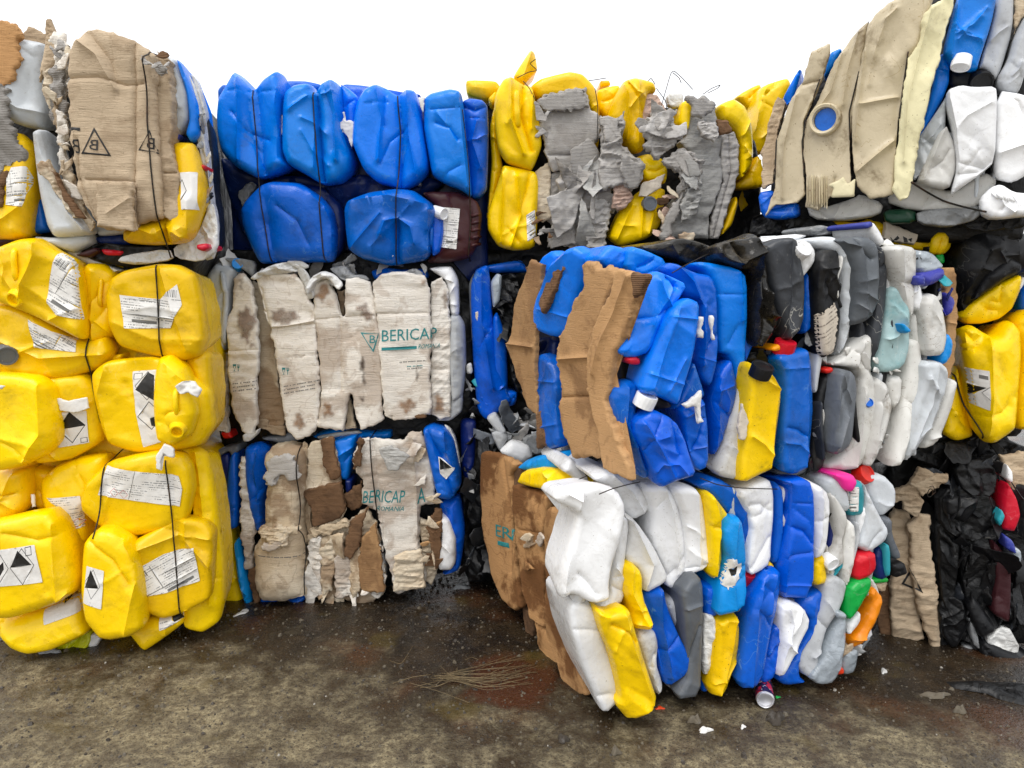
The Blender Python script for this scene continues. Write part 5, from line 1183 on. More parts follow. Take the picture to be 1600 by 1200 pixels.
p('black_sheet', 'KB', '-20,140 60,120 130,108 147,86 192,140 212,230 217,330 242,420 242,482 180,562 138,562 130,400 150,240 100,245 60,232 -20,190', .06, D=.05, n=.035, cell=.07, an=2.4, ang=.3, cr=[('150,100 175,240 150,420 150,540', .035, .012), ('215,340 200,430 238,440', .03, .01), ('0,200 90,220 150,180 190,150', .03, .012), ('60,130 110,200', -.02, .014), ('190,250 190,420 170,540', -.02, .012)], lab='dusty black plastic sheet draped in folds')
p('jerrycan', 'K', '130,578 212,588 232,640 252,682 180,652 105,622', -.02)
p('jerrycan', 'GD', '188,150 240,115 312,108 327,180 347,300 342,480 282,552 253,440 213,260', .06, D=.06, n=.018, an=3., cr=[('300,110 300,300 290,520', .016, .014)])
q = p('bottle', 'W', '313,120 362,123 392,170 387,222 342,292 323,200', .05, D=.05, n=.01); cap(q, '352,165', .036, (.1, .55, .8), 'W', .02)
p('jerrycan', 'BD', '343,290 365,243 387,330 387,482 350,522 343,420', .02, D=.04)
p('jerrycan', 'WG', '383,330 402,560 370,542 378,470', .0)
p('jerrycan', 'WT', '368,115 462,103 497,120 532,160 557,260 547,420 522,560 488,612 505,350 500,180 400,150', .02, D=.05, T=.3)
q = p('jerrycan', 'K', '388,215 420,163 482,158 502,180 507,330 512,480 492,592 418,617 398,480 388,330', .06, D=.06, n=.016, cr=[('430,240 500,235', .01, .006)], lab='black jerrycan with a peeling whitish label')
patch(q, pts('410,435 500,380 508,470 490,595 420,612'), mat='PD', jag=.006)
p('jerrycan', 'GR', '480,115 602,103 642,140 647,250 642,400 602,462 540,482 557,350 552,230 520,150', .06, D=.06, n=.016, cr=[('520,130 590,150 600,440', .02, .014), ('560,300 640,280', .01, .012)])
p('jerrycan', 'GD', '638,130 682,160 702,260 692,400 662,560 630,622 610,540 638,420 646,250', .06, D=.06)
p('jerrycan', 'W', '688,180 722,300 705,420 678,440', .03)
p('jerrycan', 'WD', '688,150 740,138 817,150 822,200 817,300 802,420 780,452 750,380 728,280 700,210', .08, D=.06, n=.014, cr=[('740,150 760,300 770,440', .018, .014)])
p('jerrycan', 'AQ', '698,330 740,298 772,400 777,560 752,652 680,677 648,640 660,560 690,440', .06, D=.06, n=.02)
q = p('bottle', 'W', '618,60 640,43 667,80 692,130 660,152 628,100', .04, D=.04, R=.03, n=.006); p('cap', 'PU', '612,55 640,40 648,62 622,75', .06, D=.02, R=.015, n=.003)
q = p('bottle', 'CL', '815,160 880,168 932,230 892,262 820,262', .05, D=.04, R=.04, n=.02)
lettering(q, 'nol', '822,215', '858,200', '816,185', 'INK', .01)
p('bottle', 'PU', '822,262 880,248 932,232 942,270 900,302 850,317', .08, D=.05, n=.03, cell=.05); p('cap', 'PU', '820,268 855,268 858,312 825,308', .12, D=.02, R=.02)
scraps('880,300 960,290 985,400 940,440 900,340', 9, ['PU', 'CL', 'FW', 'TL', 'PU'], (14, 30), (.04, .1), seed=51)
p('bottle', 'W', '800,320 840,298 852,390 832,422 800,402', .07, D=.04)
cap(None, '825,330', .03, (-.2, .5, .8), 'W', .03)
p('jerrycan', 'WD', '842,360 900,338 937,400 947,520 922,602 850,602 838,480', .09, D=.045, R=.04, n=.018)
p('jerrycan', 'LB', '908,622 945,500 972,540 967,602 935,642', .07, D=.03); p('plastic_scrap', 'LB', '768,460 812,500 780,512', .13)
p('jerrycan', 'WD', '800,420 842,430 845,600 800,560 785,470', .05)
p('bottle', 'PU', '943,330 987,370 972,422 943,442', .05, D=.04)
p('cardboard_sheet', 'CR', '933,235 987,233 1002,450 987,640 950,762 938,620 958,450', .0, T=.06, cr=[('940,460 1000,470', .006, .005)])
p('jerrycan', 'WD', '943,690 977,700 967,800 932,900 900,972 838,992 898,850', .04, D=.05)
p('jerrycan', 'WT', '828,620 900,618 942,650 944,720 902,860 830,982 768,1052 788,860 828,720', .08, D=.05, R=.05, n=.016, cr=[('900,625 880,800 780,1040', .014, .012)])
p('jerrycan', 'WD', '778,530 832,530 837,640 822,760 792,900 750,1052 700,1062 738,900 768,760 778,640', .06, D=.05, n=.016)
p('jerrycan', 'WD', '698,690 757,680 752,780 720,832', .05, D=.04)
p('jerrycan', 'WD', '448,640 520,600 602,500 622,540 617,650 637,720 642,850 602,1052 540,1082 438,1072 540,980 582,700 560,650', .04, D=.06, n=.014, cr=[('600,520 570,640 600,760 570,1060', .02, .014)])
q = p('jerrycan', 'WD', '638,680 702,720 722,800 692,900 622,1062 598,1052 638,850', .06, D=.05, n=.03, cell=.06, cr=[('690,740 640,1000', .014, .012)]); cap(q, '645,812', .018, (-.2, .4, .85), 'BD', .035)
scraps('690,860 750,880 740,1040 640,1060', 6, ['FW', 'WD', 'FG'], (16, 34), (.03, .07), seed=52)
scraps('500,560 560,620 620,700 720,700 760,660 700,620 620,620', 8, ['WD', 'FW', 'WD'], (14, 30), (.03, .1), seed=53)
p('jerrycan', 'K', '428,680 470,650 482,700 447,870 442,1052 400,1092 378,1062 383,880 398,760', .02, D=.05)
p('jerrycan', 'GR', '478,680 500,653 572,668 587,740 572,850 547,970 480,1012 443,992 453,860', .08, D=.045, R=.04, n=.014, cr=[('500,670 490,800 460,980', .016, .014), ('530,850 460,1000', .02, .014)])
p('cap', 'R', '440,655 480,648 482,672 450,678', .06, D=.02, R=.015)
p('jerrycan', 'GR', '240,1070 300,1088 372,1060 375,1080 300,1112 245,1100', .0)
q = p('jerrycan', 'BD', '223,600 300,578 380,568 402,620 402,800 387,960 372,1062 300,1092 238,1072 243,900 258,740 253,670', .07, D=.04, R=.035, n=.014, cr=[('240,655 400,650', .004, .005), ('375,580 375,800 360,1060', .014, .012)], lab='upright blue jerrycan with red screw cap')
cap(q, '299,574', .042, (.05, .93, .3), 'R', .03, lift=-.005)
p('plastic_scrap', 'O', '225,572 262,550 270,578 240,585', .09)
p('jerrycan', 'WD', '95,700 107,760 102,900 78,1062 60,1112 0,1102 -20,1072 40,900', .06, D=.05)
q = p('jerrycan', 'YD', '105,620 140,640 220,670 262,740 267,800 242,980 232,1080 75,1132 73,1050 93,900 108,760', .10, D=.04, R=.035, n=.014, cr=[('205,670 250,740 225,1080', .014, .012), ('110,640 190,700 255,740', .01, .012)], lab='yellow jerrycan with black cap and peeled paper at its edge')
cap(q, '168,664', .042, (.1, .9, .42), 'K', .026)
p('paper_scrap', 'PD', '95,850 110,800 135,880 118,952 92,952', .16, T=.01, n=.02)
scraps('250,120 900,160 930,900 420,1060 120,1000', 46, ['FW', 'FG', 'KF', 'WD', 'GR'], (14, 34), (-.02, .045), seed=83, ang=.1)
strips('420,130 920,200 930,640 800,1040 420,1060 300,600', 26, ['WD', 'WG', 'K', 'WT', 'GD', 'FW'], 91, off=(.03, .085), lean=-.05)
# crushed blue drums over the corner
zoom(700, 360, 2.857)
p('blue_drum', 'BD', '1308,215 1337,228 1352,500 1310,602 1290,500', .0, D=.05)
p('blue_drum', 'BL', '1090,150 1140,138 1272,168 1307,210 1314,420 1312,660 1282,692 1252,560 1200,540 1190,290 1150,190', .04, D=.035, R=.03, n=.014, an=2.4, cr=[('1180,285 1310,285', -.004, .005), ('1280,180 1300,400', .014, .012)])
p('blue_drum', 'BD', '1163,722 1195,620 1252,568 1264,620 1284,700 1262,800 1202,960 1168,1012 1163,860', .04, D=.05, cr=[('1180,720 1270,690', .005, .005), ('1200,640 1190,960', .014, .012)])
p('blue_drum', 'BD', '958,170 1000,138 1092,188 1162,200 1187,280 1192,560 1162,702 1120,662 1088,560 1110,400 1110,322 1040,292 1000,222', .06, D=.035, R=.03, n=.018, an=2., cr=[('1010,150 1080,230 1130,350 1130,600', .02, .014), ('1080,555 1190,585', .005, .005)])
p('blue_drum', 'BD', '1062,645 1082,570 1122,680 1144,745 1020,792 985,800', .08, D=.05)
p('blue_drum', 'BD', '1008,785 1100,720 1142,760 1157,900 1152,1052 1090,1072 1048,960 1028,860', .09, D=.06, n=.016, cr=[('1030,1000 1150,960', .005, .005), ('1020,840 1150,770', .012, .012)])
for s_ in ('1035,775 1070,758 1100,738 1128,713 1128,790 1137,852 1115,862 1105,790 1090,782 1060,792', '1113,452 1125,390 1137,390 1132,440 1142,482 1116,478', '1170,380 1182,382 1186,490 1174,470'): p('paper_scrap', 'PB', s_, .16 if s_[1] == '0' else .13, T=.008, D=.006, R=.01, n=.018, rnd=0, jag=.004)
p('blue_drum', 'BD', '723,722 790,660 842,680 832,760 822,850 852,960 902,1080 860,1112 798,1000 738,840', .10, D=.06, n=.02, cr=[('790,670 780,850 860,1060', .024, .012)])
p('blue_drum', 'BL', '888,210 930,178 982,200 1052,240 1012,310 930,420 882,540 802,572 748,542 768,490 828,340', .13, D=.045, R=.04, n=.016, T=.15, cr=[('985,205 990,260 900,420', .014, .014), ('980,210 1010,250', -.03, .014)])
p('cap', 'R', '793,572 830,558 855,575 850,600 810,598', .15, D=.03, R=.02, n=.003)
p('jerrycan', 'K', '830,760 880,700 960,740 1000,790 900,800', .07)
q = p('blue_drum', 'BL', '995,322 1060,298 1112,320 1112,400 1092,560 1072,640 1030,785 1000,770 930,740 835,718 868,600 930,430 965,360', .16, D=.045, R=.04, n=.016, T=.15, cr=[('960,380 1110,395', .006, .005), ('870,630 1060,690', .006, .005), ('1030,310 960,500 900,700', .012, .02)])
p('blue_drum', 'BD', '826,840 900,790 1002,840 1042,920 1062,1000 1092,1082 1010,1112 930,1153 880,1022 828,920', .17, D=.04, R=.035, n=.014, T=.15, cr=[('870,860 950,1000 1000,1100', .02, .012), ('920,1090 950,1040 1020,1040 1060,1090', .01, .008), ('1000,850 1030,1000', -.014, .014)])
cap(None, '903,770', .040, (.28, .90, .28), 'W', .026, lift=.008)
freewire('1000,190 1060,155 1130,120 1195,92', (.14, .12, .05, .0)); freewire('1125,1105 1200,1135 1300,1150 1470,1155', (.12, .14, .14, .12))

# ---- lower forward bale
zoom(740, 680, 2.608)
bale('waste_bale', 'forward bale of folded white, yellow and blue jerrycans on the ground behind the drinks can', (.9, 3.4, 0), [PF, PS])
CUR['ov'] = FLAT
plane(0); setwires()
core('K', '400,240 900,220 1600,180 1640,900 1000,1000 480,1020', -.2, T=.9)
plane(1)
core('K', '60,100 420,280 460,1000 240,800 100,600', -.14, T=.6)
q = p('cardboard_sheet', 'CO', '38,70 120,75 192,115 164,160 168,300 174,480 206,700 180,717 130,672 80,562 45,382 33,200', .02, D=.04, R=.05, n=.02, cr=[('120,80 150,300 150,560', -.012, .01)], lab='orange-brown wet cardboard flank sheet with fragment of teal lettering')
lettering(q, 'ERI', '92,410', '160,430', '92,362', 'TEAL', .03); b_ = pts('98,430 140,440 142,462 98,446'); patch(q, b_, 'lettering', None, [([b_], 'TEAL')], .0022, False, .009)
p('cardboard_sheet', 'CK', '160,140 200,120 250,180 240,240 170,215', .02)
p('cardboard_sheet', 'CK', '198,690 252,740 242,842 218,802', .0)
p('cardboard_sheet', 'CO', '165,200 332,240 312,330 297,480 297,782 240,742 208,640 178,480 168,300', .06, D=.03, n=.024, cr=[('180,385 290,400', -.006, .005)])
p('cardboard_sheet', 'CO', '253,760 302,790 332,860 352,960 377,1002 350,1082 288,1012 263,922', .05, n=.03, jag=.01)
p('cardboard_sheet', 'CO', '310,288 425,300 415,345 372,480 352,660 382,830 442,980 475,1052 420,1052 368,982 298,802 298,600 293,480', .10, D=.03, n=.024)
scraps('180,400 290,420 290,560 200,560', 6, ['CT', 'CO', 'CW'], (10, 28), (.09, .12), seed=61)
p('jerrycan', 'LB', '195,130 240,88 370,58 398,90 352,142 230,142', .02, D=.05, T=.3)
p('jerrycan', 'Y', '192,192 215,138 300,126 382,150 446,205 350,228 240,208', .06, D=.04, T=.3, cr=[('290,130 330,190 440,205', .018, .012)])
plane(0)
p('jerrycan', 'W', '353,140 387,88 420,108 472,180 440,202 388,162', -.25, T=.3); q = p('jerrycan', 'WG', '438,95 522,88 540,150 470,172', -.3, T=.3); spout(q, '515,112', .05, (.5, .1, .85), 'K', .02)
p('jerrycan', 'W', '467,170 540,133 622,170 702,230 722,282 642,352 598,292 558,212', -.02, D=.06, T=.4, n=.018, cr=[('540,140 640,230 680,300', .016, .014)])
p('jerrycan', 'W', '678,200 760,188 812,240 842,330 862,500 852,560 802,622 768,602 768,540 708,420 716,300', .02, D=.045, R=.04, n=.018, T=.3, cr=[('765,195 800,300 830,560', .016, .012)])
p('jerrycan', 'W', '788,205 880,198 912,240 937,380 957,480 942,540 850,577 860,500 840,320', .04, D=.06, n=.016, T=.3, cr=[('895,210 910,380 920,540', .014, .012), ('845,560 940,530', -.01, .012)])
p('jerrycan', 'W', '598,300 660,348 722,440 777,560 762,592 680,642 668,540 608,512 628,370', .05, D=.06, n=.018, cr=[('640,340 720,520 690,630', .016, .012)])
p('jerrycan', 'W', '598,310 632,350 612,500 607,560 612,672 550,692 480,692 545,650 553,520 588,340', .06, D=.06, n=.01)
q = p('jerrycan', 'W', '328,270 350,223 440,200 500,193 572,213 602,280 582,400 552,520 542,600 547,662 480,682 400,640 360,672 346,640 358,560 408,400 425,310', .13, D=.03, R=.0285, n=.014, T=.2, cr=[('440,205 420,330 370,640', .014, .014), ('355,225 430,260', .012, .014)], lab='largest folded white jerrycan at the near corner')
p('jerrycan', 'Y', '600,530 640,513 677,550 677,640 722,760 700,782 640,782 630,700 603,620', .08, D=.06, R=.04, n=.016, cr=[('640,520 640,640 700,770', .018, .012), ('640,770 715,755', .012, .01)])
q = p('jerrycan', 'W', '375,690 400,660 500,700 512,780 582,950 602,1070 520,1127 480,1042 418,900 383,780', .09, D=.035, R=.03, n=.016, T=.3); cap(q, '448,655', .036, (.1, .75, .6), 'W', .04, lift=.01)
q0 = p('jerrycan', 'GD', '375,692 420,670 450,762 430,740', .04)
p('jerrycan', 'WD', '643,790 730,783 747,840 737,920 767,1000 767,1032 740,1057 698,942', .06, D=.05, n=.018)
p('jerrycan', 'BD', '678,650 760,603 777,680 822,800 862,880 857,950 780,1022 758,960 738,850 718,750', .06, D=.06, n=.018, cr=[('750,620 760,760 800,980', .022, .012), ('700,660 760,860 780,1000', -.016, .014)])
p('jerrycan', 'WG', '773,680 830,640 837,740 882,900 872,960 820,1032 783,1022 850,945 860,862 810,762', .03, D=.04)
p('jerrycan', 'GR', '823,620 870,568 912,563 932,620 932,800 927,1067 800,1062 868,960 845,800 833,700', .09, D=.045, R=.04, n=.016, cr=[('840,700 930,690', .008, .006), ('850,610 890,560', .01, .01)])
p('jerrycan', 'Y', '493,700 540,720 615,683 637,760 682,900 742,1080 632,1165 580,1102 598,1060 560,900 508,780', .15, D=.04, R=.035, n=.014, T=.2, cr=[('600,700 640,860 720,1080', .014, .012), ('500,705 545,730 612,690', .012, .012)], lab='long yellow jerrycan reaching lowest towards the camera')
zoom(1080, 700, 2.727)
p('jerrycan', 'NV', '8,150 45,140 60,400 40,500 10,480', .0, T=.3)
p('jerrycan', 'NV', '200,130 345,120 380,160 200,200', -.06, T=.4)
p('jerrycan', 'BD', '8,150 100,118 192,178 237,280 232,440 215,472 180,300 140,270 60,190', .05, D=.06, n=.018, T=.3)
p('jerrycan', 'Y', '43,190 70,178 132,250 162,290 122,370 127,500 80,567 73,420', .08, D=.03, R=.028, n=.018, T=.3, cr=[('80,190 110,330 100,540', .018, .012)])
p('jerrycan', 'BD', '40,590 100,570 105,700 50,720', .05)
q = p('jerrycan', 'LB', '155,290 202,288 217,400 222,650 170,692 93,712 108,600 148,480 118,360', .11, D=.035, R=.03, n=.018, T=.2, cr=[('190,300 170,480 180,680', .014, .012)], lab='sky blue jerrycan with torn white hazard label')
patch(q, pts('122,560 150,520 172,468 218,500 200,560 160,607'), mat='PB', jag=.006, marks=[([pts('165,520 195,500 190,535 170,545')], 'INK')])
p('plastic_film', 'FW', '48,700 95,710 98,800 75,960 48,965', .08)
p('jerrycan', 'BD', '40,960 75,930 75,1020 40,1040', .04)
p('jerrycan', 'YD', '93,735 130,712 182,688 198,780 182,920 132,1047 62,1040 78,900', .09, D=.035, R=.03, n=.016, cr=[('180,700 160,860 110,1040', .016, .012), ('95,750 190,720', .008, .01)])
q = p('jerrycan', 'W', '165,170 250,143 332,128 352,180 347,330 332,490 270,522 230,532 213,470 237,300', .07, D=.045, R=.04, n=.014, T=.3)
p('jerrycan', 'BD', '343,130 377,180 377,400 362,480 333,492 350,330', .05, D=.05, T=.3)
p('jerrycan', 'BD', '373,130 480,118 502,200 502,630 368,642 378,480 413,300 408,160', .09, D=.04, R=.035, n=.014, T=.3, cr=[('415,150 420,330 400,640', .014, .012), ('420,235 500,232', -.004, .005), ('380,590 500,580', .004, .005)])
p('jerrycan', 'W', '478,125 560,168 577,230 562,400 542,452 508,472 505,230', .08, D=.035, R=.03, n=.014, T=.3, cr=[('545,175 550,300 530,450', .014, .012)])
p('jerrycan', 'YD', '507,470 557,443 572,570 503,582', .07, D=.05)
p('jerrycan', 'NV', '568,200 612,330 617,400 570,472 558,430 575,300', .04, D=.05)
p('jerrycan', 'NV', '188,700 215,640 242,598 250,720 180,905', .05)
q = p('jerrycan', 'BD', '298,530 377,508 377,600 332,780 282,1000 175,1007 198,850 238,650', .11, D=.04, R=.035, n=.016, T=.2, cr=[('310,540 270,700 240,1000', .014, .012), ('365,520 330,700', .014, .012)])
cap(CUR['pieces'][-2], '247,565', .03, (.1, .8, .5), 'R', .035, lift=.0)
p('jerrycan', 'BD', '328,760 372,738 372,800 347,960 290,1002 278,960', .08, D=.05)
p('jerrycan', 'BD', '438,650 550,588 552,650 522,760 442,880 442,960 472,982 380,1002 343,970 438,860 503,740', .06, D=.05)
p('jerrycan', 'W', '358,670 400,643 472,670 507,740 442,850 380,952 348,962 368,800', .10, D=.035, R=.03, n=.014, cr=[('400,650 420,740 370,940', .014, .012), ('470,680 430,780', .01, .012)])
p('jerrycan', 'WG', '598,530 642,560 622,650 562,760 532,860 522,960 480,972 438,920 498,800 548,650 558,560', .08, D=.035, R=.03, n=.016)
p('bottle', 'CL', '618,700 652,720 632,880 592,990 530,1002 488,970 540,900 590,780', .10, D=.035, R=.03, n=.014); p('cap', 'CL', '612,690 655,700 652,728 615,722', .13, D=.02)
p('bottle', 'WD', '568,170 600,200 642,280 627,400 642,470 600,522 568,480 610,390 600,300', .08, D=.05, n=.018); cap(None, '605,490', .030, (.1, -.3, .9), 'W', .03)
p('bottle', 'WD', '648,290 687,330 682,500 650,602 638,500', .10, D=.05, n=.02)
p('bottle', 'WT', '558,140 592,108 642,170 657,240 640,272 588,232', .08, D=.05)
p('bottle', 'PK', '588,105 672,103 697,140 672,187 640,177 620,140', .11, D=.05, n=.02, cell=.04)
p('bottle', 'TL', '655,150 710,128 727,190 722,282 655,287', .08, D=.05, n=.01)
patch(None, pts('668,170 712,165 712,270 668,275'), mat='PP')
p('bottle', 'W', '690,250 735,230 725,380 690,410', .07)
p('bottle', 'WT', '735,110 800,103 852,160 852,232 802,292 768,260 740,180', .05, D=.06, R=.07); cap(None, '758,126', .04, (.2, .5, .8), 'R', .03)
p('bottle', 'WT', '718,130 745,190 790,290 817,340 802,390 740,442 688,412 718,340 735,220', .09, D=.035, R=.03, n=.018)
p('bottle', 'W', '790,290 825,340 815,385 785,390 800,340', .07)
p('bottle', 'R', '683,450 770,428 777,500 742,542 678,562', .10, D=.035, R=.03, n=.018, cr=[('740,440 740,530', .012, .01)])
p('bottle', 'GN', '658,600 700,558 757,543 757,590 702,680 653,737', .12, D=.03, R=.028, n=.02, cell=.05)
p('bottle', 'O', '738,610 770,583 802,630 782,710 722,820 670,852 653,800 700,770 748,670', .09, D=.03, R=.028, n=.014, cr=[('770,600 750,720 670,830', .014, .012)])
p('plastic_sheet', 'W', '668,740 715,688 717,740 660,802', .12, n=.018, D=.02); p('plastic_sheet', 'W', '718,800 757,748 767,800 690,832', .07, n=.01, D=.02)
q = p('bottle', 'NV', '758,430 810,398 837,540 790,562 763,540', .06, D=.05); p('plastic_film', 'TL', '808,400 837,410 842,540 815,545', .09, n=.01)
p('bottle', 'GR', '788,290 837,288 842,360 882,460 845,472 813,390', .06, D=.04); p('cap', 'K', '833,490 892,473 912,530 850,552', .05, D=.03)
p('bottle', 'CB', '768,572 828,568 822,612 788,602', .07, D=.02); p('plastic_film', 'GN', '762,552 830,545 835,568 765,575', .08)
p('cap', 'OR', '598,940 642,928 647,957 598,964', .12, D=.03)
p('plastic_film', 'CL', '640,850 702,830 682,942 640,960 618,930', .08); scraps('660,830 740,820 700,930 640,950', 8, ['CL', 'FW', 'FG', 'CB'], (14, 32), (.05, .11), seed=62)
scraps('60,140 700,140 720,400 620,860 100,960 30,700', 46, ['FW', 'FG', 'KF', 'WD', 'NV'], (14, 34), (-.02, .045), seed=84, ang=.1)
strips('120,150 700,140 720,420 600,880 120,960', 34, ['W', 'BD', 'WG', 'YD', 'NV', 'WD', 'BD'], 92, off=(.03, .075))
strips('560,300 800,300 760,700 600,920 500,900', 14, ['WD', 'WT', 'CL', 'FW', 'WG', 'TL'], 93, off=(.06, .11), ln=(50, 120), lean=-.1)
zoom(740, 680, 2.608); freewire('405,190 440,175 462,165', (-.02, -.02, -.02)); freewire('512,240 560,220 620,203 678,190', (.24, .2, .08, .02))

# ================================================================== bale glimpsed in the gap on the left, and the far rail
zoom(0, 0, 1)
PB_ = Plane((-2.4, 4.8), (-1.0, 4.8))
bale('waste_bale', 'bale of white and grey film glimpsed between the left and middle stacks', (-1.7, 5.2, 0), [PB_])
core('KF', '322,190 372,190 372,940 322,940', -.1, n=.05)
p('plastic_film', 'FW', '328,190 345,200 358,260 362,330 340,330 330,260', .0, n=.04); scraps('328,200 368,240 368,400 332,400', 14, ['FW', 'FG', 'WG', 'KF'], (20, 50), (.0, .08), seed=71)

# ================================================================== small things on the yard
def thing(o, label, cat, group=None):
    o['label'] = label; o['category'] = cat
    if group: o['group'] = group
    return o
# drinks can lying on the ground, open base towards the camera
def can():
    c = gpt(1193, 1097); e = bpy.data.objects.new('drinks_can', None); COL.objects.link(e); e.location = (c[0], c[1], 0)
    thing(e, 'crushed dark drinks can lying on its side in front of the white and blue bale', 'drinks can')
    base = np.array([c[0], c[1], 0]); ax = np.array([-.22, -.97, -.02]); ax /= np.linalg.norm(ax); R = .036
    t = NT('printed_can_side'); v = t.coords((1, 1, 1), False)
    m = t.mix(t.ramp(t.noise(v, 38, 2, .5), .50, .54), lin('2a2448'), lin('c83048')); m = t.mix(t.ramp(t.noise(v, 70, 2, .5), .62, .64), m, lin('d8d4dc'))
    t.l(m, t.b.inputs['Base Color']); t.b.inputs['Metallic'].default_value = .4; t.b.inputs['Roughness'].default_value = .35; MATS['CAN'] = t.m
    t = NT('brushed_aluminium'); t.b.inputs['Base Color'].default_value = lin('c8c8cc'); t.b.inputs['Metallic'].default_value = .6; t.b.inputs['Roughness'].default_value = .35; MATS['ALU'] = t.m
    f = np.cross(ax, [0, 0, 1.]); f /= np.linalg.norm(f); g = np.cross(f, ax); n = 28; cen = np.array([c[0], c[1], R + .006])
    def rev(name, prof, mat):
        V = []; F = []
        for r, z in prof:
            for i in range(n):
                a = 2 * math.pi * i / n; dent = 1 - .12 * math.exp(-((a - 1.9) / .5) ** 2) * math.exp(-((z - .03) / .03) ** 2)
                V.append(cen + ax * z + (f * math.cos(a) + g * math.sin(a)) * r * dent)
        for j in range(len(prof) - 1):
            for i in range(n): F.append([j * n + i, j * n + (i + 1) % n, (j + 1) * n + (i + 1) % n, (j + 1) * n + i])
        link(name, V, F, mat, e, base, True, sharp=40)
    rev('can_body', [(R, z) for z in np.linspace(-.09, .05, 14)], 'CAN')
    rev('can_base', [(R, .05), (R * .93, .057), (R * .88, .060), (R * .80, .057), (R * .76, .050), (R * .5, .044), (.0004, .042)], 'ALU')
    rev('can_top', [(.0004, -.097), (R * .78, -.097), (R * .82, -.100), (R * .86, -.099), (R, -.09)], 'ALU')
can()
# dry stalks
def stalks():
    t = NT('dry_straw'); t.b.inputs['Roughness'].default_value = .7; v = t.coords((1, 1, 1), False)
    t.l(t.mix(t.noise(v, 20, 3), lin('4c3e2a'), lin('8c7a58')), t.b.inputs['Base Color']); MATS['STRAW'] = t.m
    r = np.random.RandomState(9); V = []; F = []
    def stalk(P, rad):
        v_, f_ = tube_mesh(P, rad, 5); n0 = len(V); V.extend(v_); F.extend([[i + n0 for i in x] for x in f_])
    for i in range(36):
        a = np.array([690 + r.normal(0, 10), 1058 + r.normal(0, 5)]) if i < 26 else np.array([r.uniform(600, 740), r.uniform(1030, 1075)])
        b = np.array([r.uniform(800, 845), r.uniform(1020, 1072)]) if i < 26 else a + r.normal(0, 1, 2) * np.array([60, 14])
        mid = (a + b) / 2 + np.array([0, r.uniform(-6, 20)]); pp = [a, a * .6 + mid * .4, mid, mid * .4 + b * .6, b]
        W = []
        for k, (x, y) in enumerate(pp):
            z = .008 + (r.uniform(0, .035) if 0 < k < 4 else r.uniform(0, .012)); g_ = gpt(x, y, z); W.append([g_[0], g_[1], z])
        tt = np.linspace(0, 4, 21); W = np.array(W); W = np.stack([np.interp(tt, range(5), W[:, j]) for j in range(3)], 1)
        for _ in range(4): W[1:-1] = (W[:-2] + 2 * W[1:-1] + W[2:]) / 4
        stalk(W, r.uniform(.0007, .0014))
    o = link('dry_straw', V, F, 'STRAW'); o['kind'] = 'stuff'
stalks()
# pebbles, grit and flakes trodden into the yard
def grit():
    r = np.random.RandomState(5); V = []; F = []; mi = []
    flat('GRV', 'pale_gravel', '5c5446', .8); flat('GRD', 'dark_gravel', '3a332b', .8); flat('GRW', 'white_flake', '98938a', .6)
    for i in range(9000):
        x = r.uniform(-2.6, 3.0); y = r.uniform(1.9, 4.4); s = abs(r.normal(0, .0034)) + .0014
        if i > 8955: s = r.uniform(.008, .016)
        n0 = len(V); z = float(GZ(np.array([[x, y]]))[0]); ph = r.uniform(0, 6.28); k = 6
        for j in range(k):
            a = ph + j * 2 * math.pi / k; q = r.uniform(.7, 1.2); V.append([x + math.cos(a) * s * q, y + math.sin(a) * s * q, z - .001])
        for j in range(k):
            a = ph + j * 2 * math.pi / k; q = r.uniform(.35, .75); V.append([x + math.cos(a) * s * q, y + math.sin(a) * s * q, z + s * r.uniform(.4, .8)])
        m = r.choice([0, 1, 2], p=[.45, .535, .015])
        for j in range(k): F.append([n0 + j, n0 + (j + 1) % k, n0 + k + (j + 1) % k, n0 + k + j]); mi.append(m)
        F.append([n0 + k + j for j in range(k)]); mi.append(m)
    o = link('gravel', V, F, ['GRV', 'GRD', 'GRW'], midx=mi, smooth=False); o['kind'] = 'stuff'
grit()
def litter(name, mat, px, py, w, h, ang, label, cat, n=9, lift=.004, hump=.012, seed=1):
    r = np.random.RandomState(seed); c = gpt(px, py); base = np.array([c[0], c[1], 0.]); V = []; F = []; k = 14
    cz = float(GZ(c[None, :2])[0])
    for j, (f, z) in enumerate(((1, 0), (.93, .4), (.55, 1.), (.02, .8))):
        for i in range(k):
            a = 2 * math.pi * i / k; rr = 1 + .25 * math.sin(3 * a + seed) + .15 * math.sin(5 * a + seed * 2); x = math.cos(a) * w * .5 * rr * f; y = math.sin(a) * h * .5 * rr * f
            V.append(base + np.array([x * math.cos(ang) - y * math.sin(ang), x * math.sin(ang) + y * math.cos(ang), cz + lift * .3 + z * hump * (1 + .5 * math.sin(2 * a + seed + j))]))
    for j in range(3):
        for i in range(k): F.append([j * k + i, j * k + (i + 1) % k, (j + 1) * k + (i + 1) % k, (j + 1) * k + i])
    F.append([3 * k + i for i in range(k)])
    return thing(link(name, V, F, mat, None, np.zeros(3)), label, cat)
litter('paper_scrap', 'PB', 1102, 1146, .055, .022, .3, 'small white crumpled scrap on the gravel below the drinks can', 'litter', seed=2)
litter('plastic_flake', 'OR', 1031, 1111, .04, .016, .1, 'red plastic flake on the ground beside the lowest yellow jerrycan', 'litter', seed=3, hump=.006)
litter('plastic_flake', 'GN', 1215, 1093, .022, .012, .3, 'tiny green flake on the ground right of the drinks can', 'litter', seed=21, hump=.004)
litter('paper_scrap', 'PB', 1161, 1139, .03, .016, .8, 'tiny pale scrap just right of the bigger white scrap', 'litter', seed=4, hump=.006)
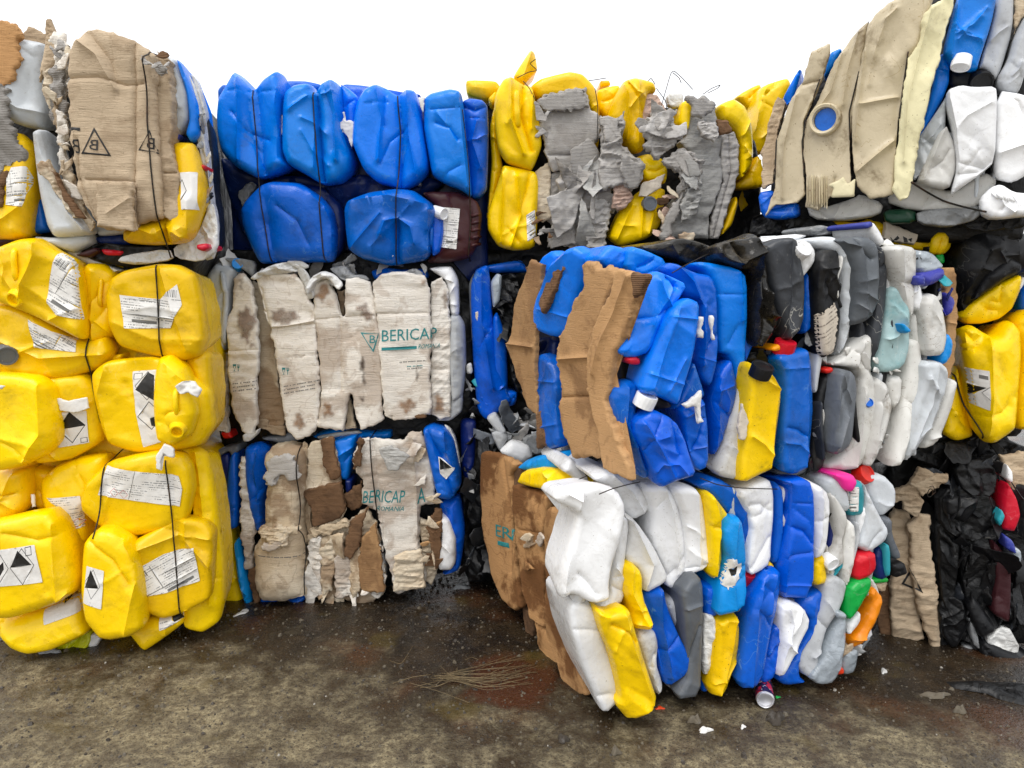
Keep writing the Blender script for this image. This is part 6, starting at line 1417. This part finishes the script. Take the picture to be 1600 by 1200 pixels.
litter('stone', 'GRV', 1086, 1131, .05, .035, .2, 'pale rounded stone left of the crumpled white scrap', 'stone', seed=5, hump=.02)
litter('plastic_flake', 'FW', 1381, 1049, .05, .025, 1.1, 'white flake on wet ground below the standing cardboard box', 'litter', seed=6, hump=.006)
litter('plastic_flake', 'FW', 378, 957, .035, .10, -.5, 'pale film strip on the ground beside the blue drum base', 'litter', seed=7, hump=.006)
litter('clod', 'GRD', 1212, 1128, .07, .05, .6, 'dark brown clod of dirt beside the drinks can', 'clod', seed=8, hump=.03)
litter('plastic_film', 'FG', 78, 1020, .10, .035, .1, 'crumpled clear film under the lowest yellow bale', 'litter', seed=9, hump=.02)
litter('plastic_film', 'FG', 722, 917, .10, .04, .2, 'pale film shreds on the ground in front of the dark low bale', 'litter', seed=10, hump=.02)
litter('plastic_film', 'KF', 1570, 1080, .36, .16, -.35, 'flat black plastic film lying on the ground at the right edge', 'film', seed=11, hump=.02)
litter('stone', 'GRV', 1500, 1112, .05, .035, .3, 'grey stone on the dark wet ground below the black tray', 'stone', seed=12, hump=.02)
litter('stone', 'GRV', 1462, 1088, .11, .04, .1, 'long flat pale stone below the black bags', 'stone', seed=13, hump=.012)
litter('stone', 'GRD', 880, 1160, .04, .03, .1, 'dark stone on the dry gravel below the brown cardboard', 'stone', seed=14, hump=.018)
litter('stone', 'GRV', 962, 1180, .035, .03, .1, 'light stone at the lower edge under the yellow jerrycan tip', 'stone', seed=15, hump=.018)
# rail of the far fence
def rail():
    e = bpy.data.objects.new('metal_fence', None); COL.objects.link(e); e.location = (-3.2, 8.2, 0); thing(e, 'thin grey metal fence far behind, seen through the slot beside the blue drums', 'fence')
    t = NT('galvanised_steel'); t.b.inputs['Base Color'].default_value = lin('6c6f72'); t.b.inputs['Metallic'].default_value = .7; t.b.inputs['Roughness'].default_value = .5; MATS['GALV'] = t.m
    b = np.array([-3.2, 8.2, 0])
    for z in (3.2, 2.2, 1.2): V, F = tube_mesh([[-4.6, 8.2, z], [-3.2, 8.2, z], [-1.8, 8.2, z]], .03, 8); link('rail', V, F, 'GALV', e, b)
    for x in (-4.4, -3.05, -2.0): V, F = tube_mesh([[x, 8.2, 0], [x, 8.2, 1.6], [x, 8.2, 3.3]], .035, 8); link('post', V, F, 'GALV', e, b)
rail()
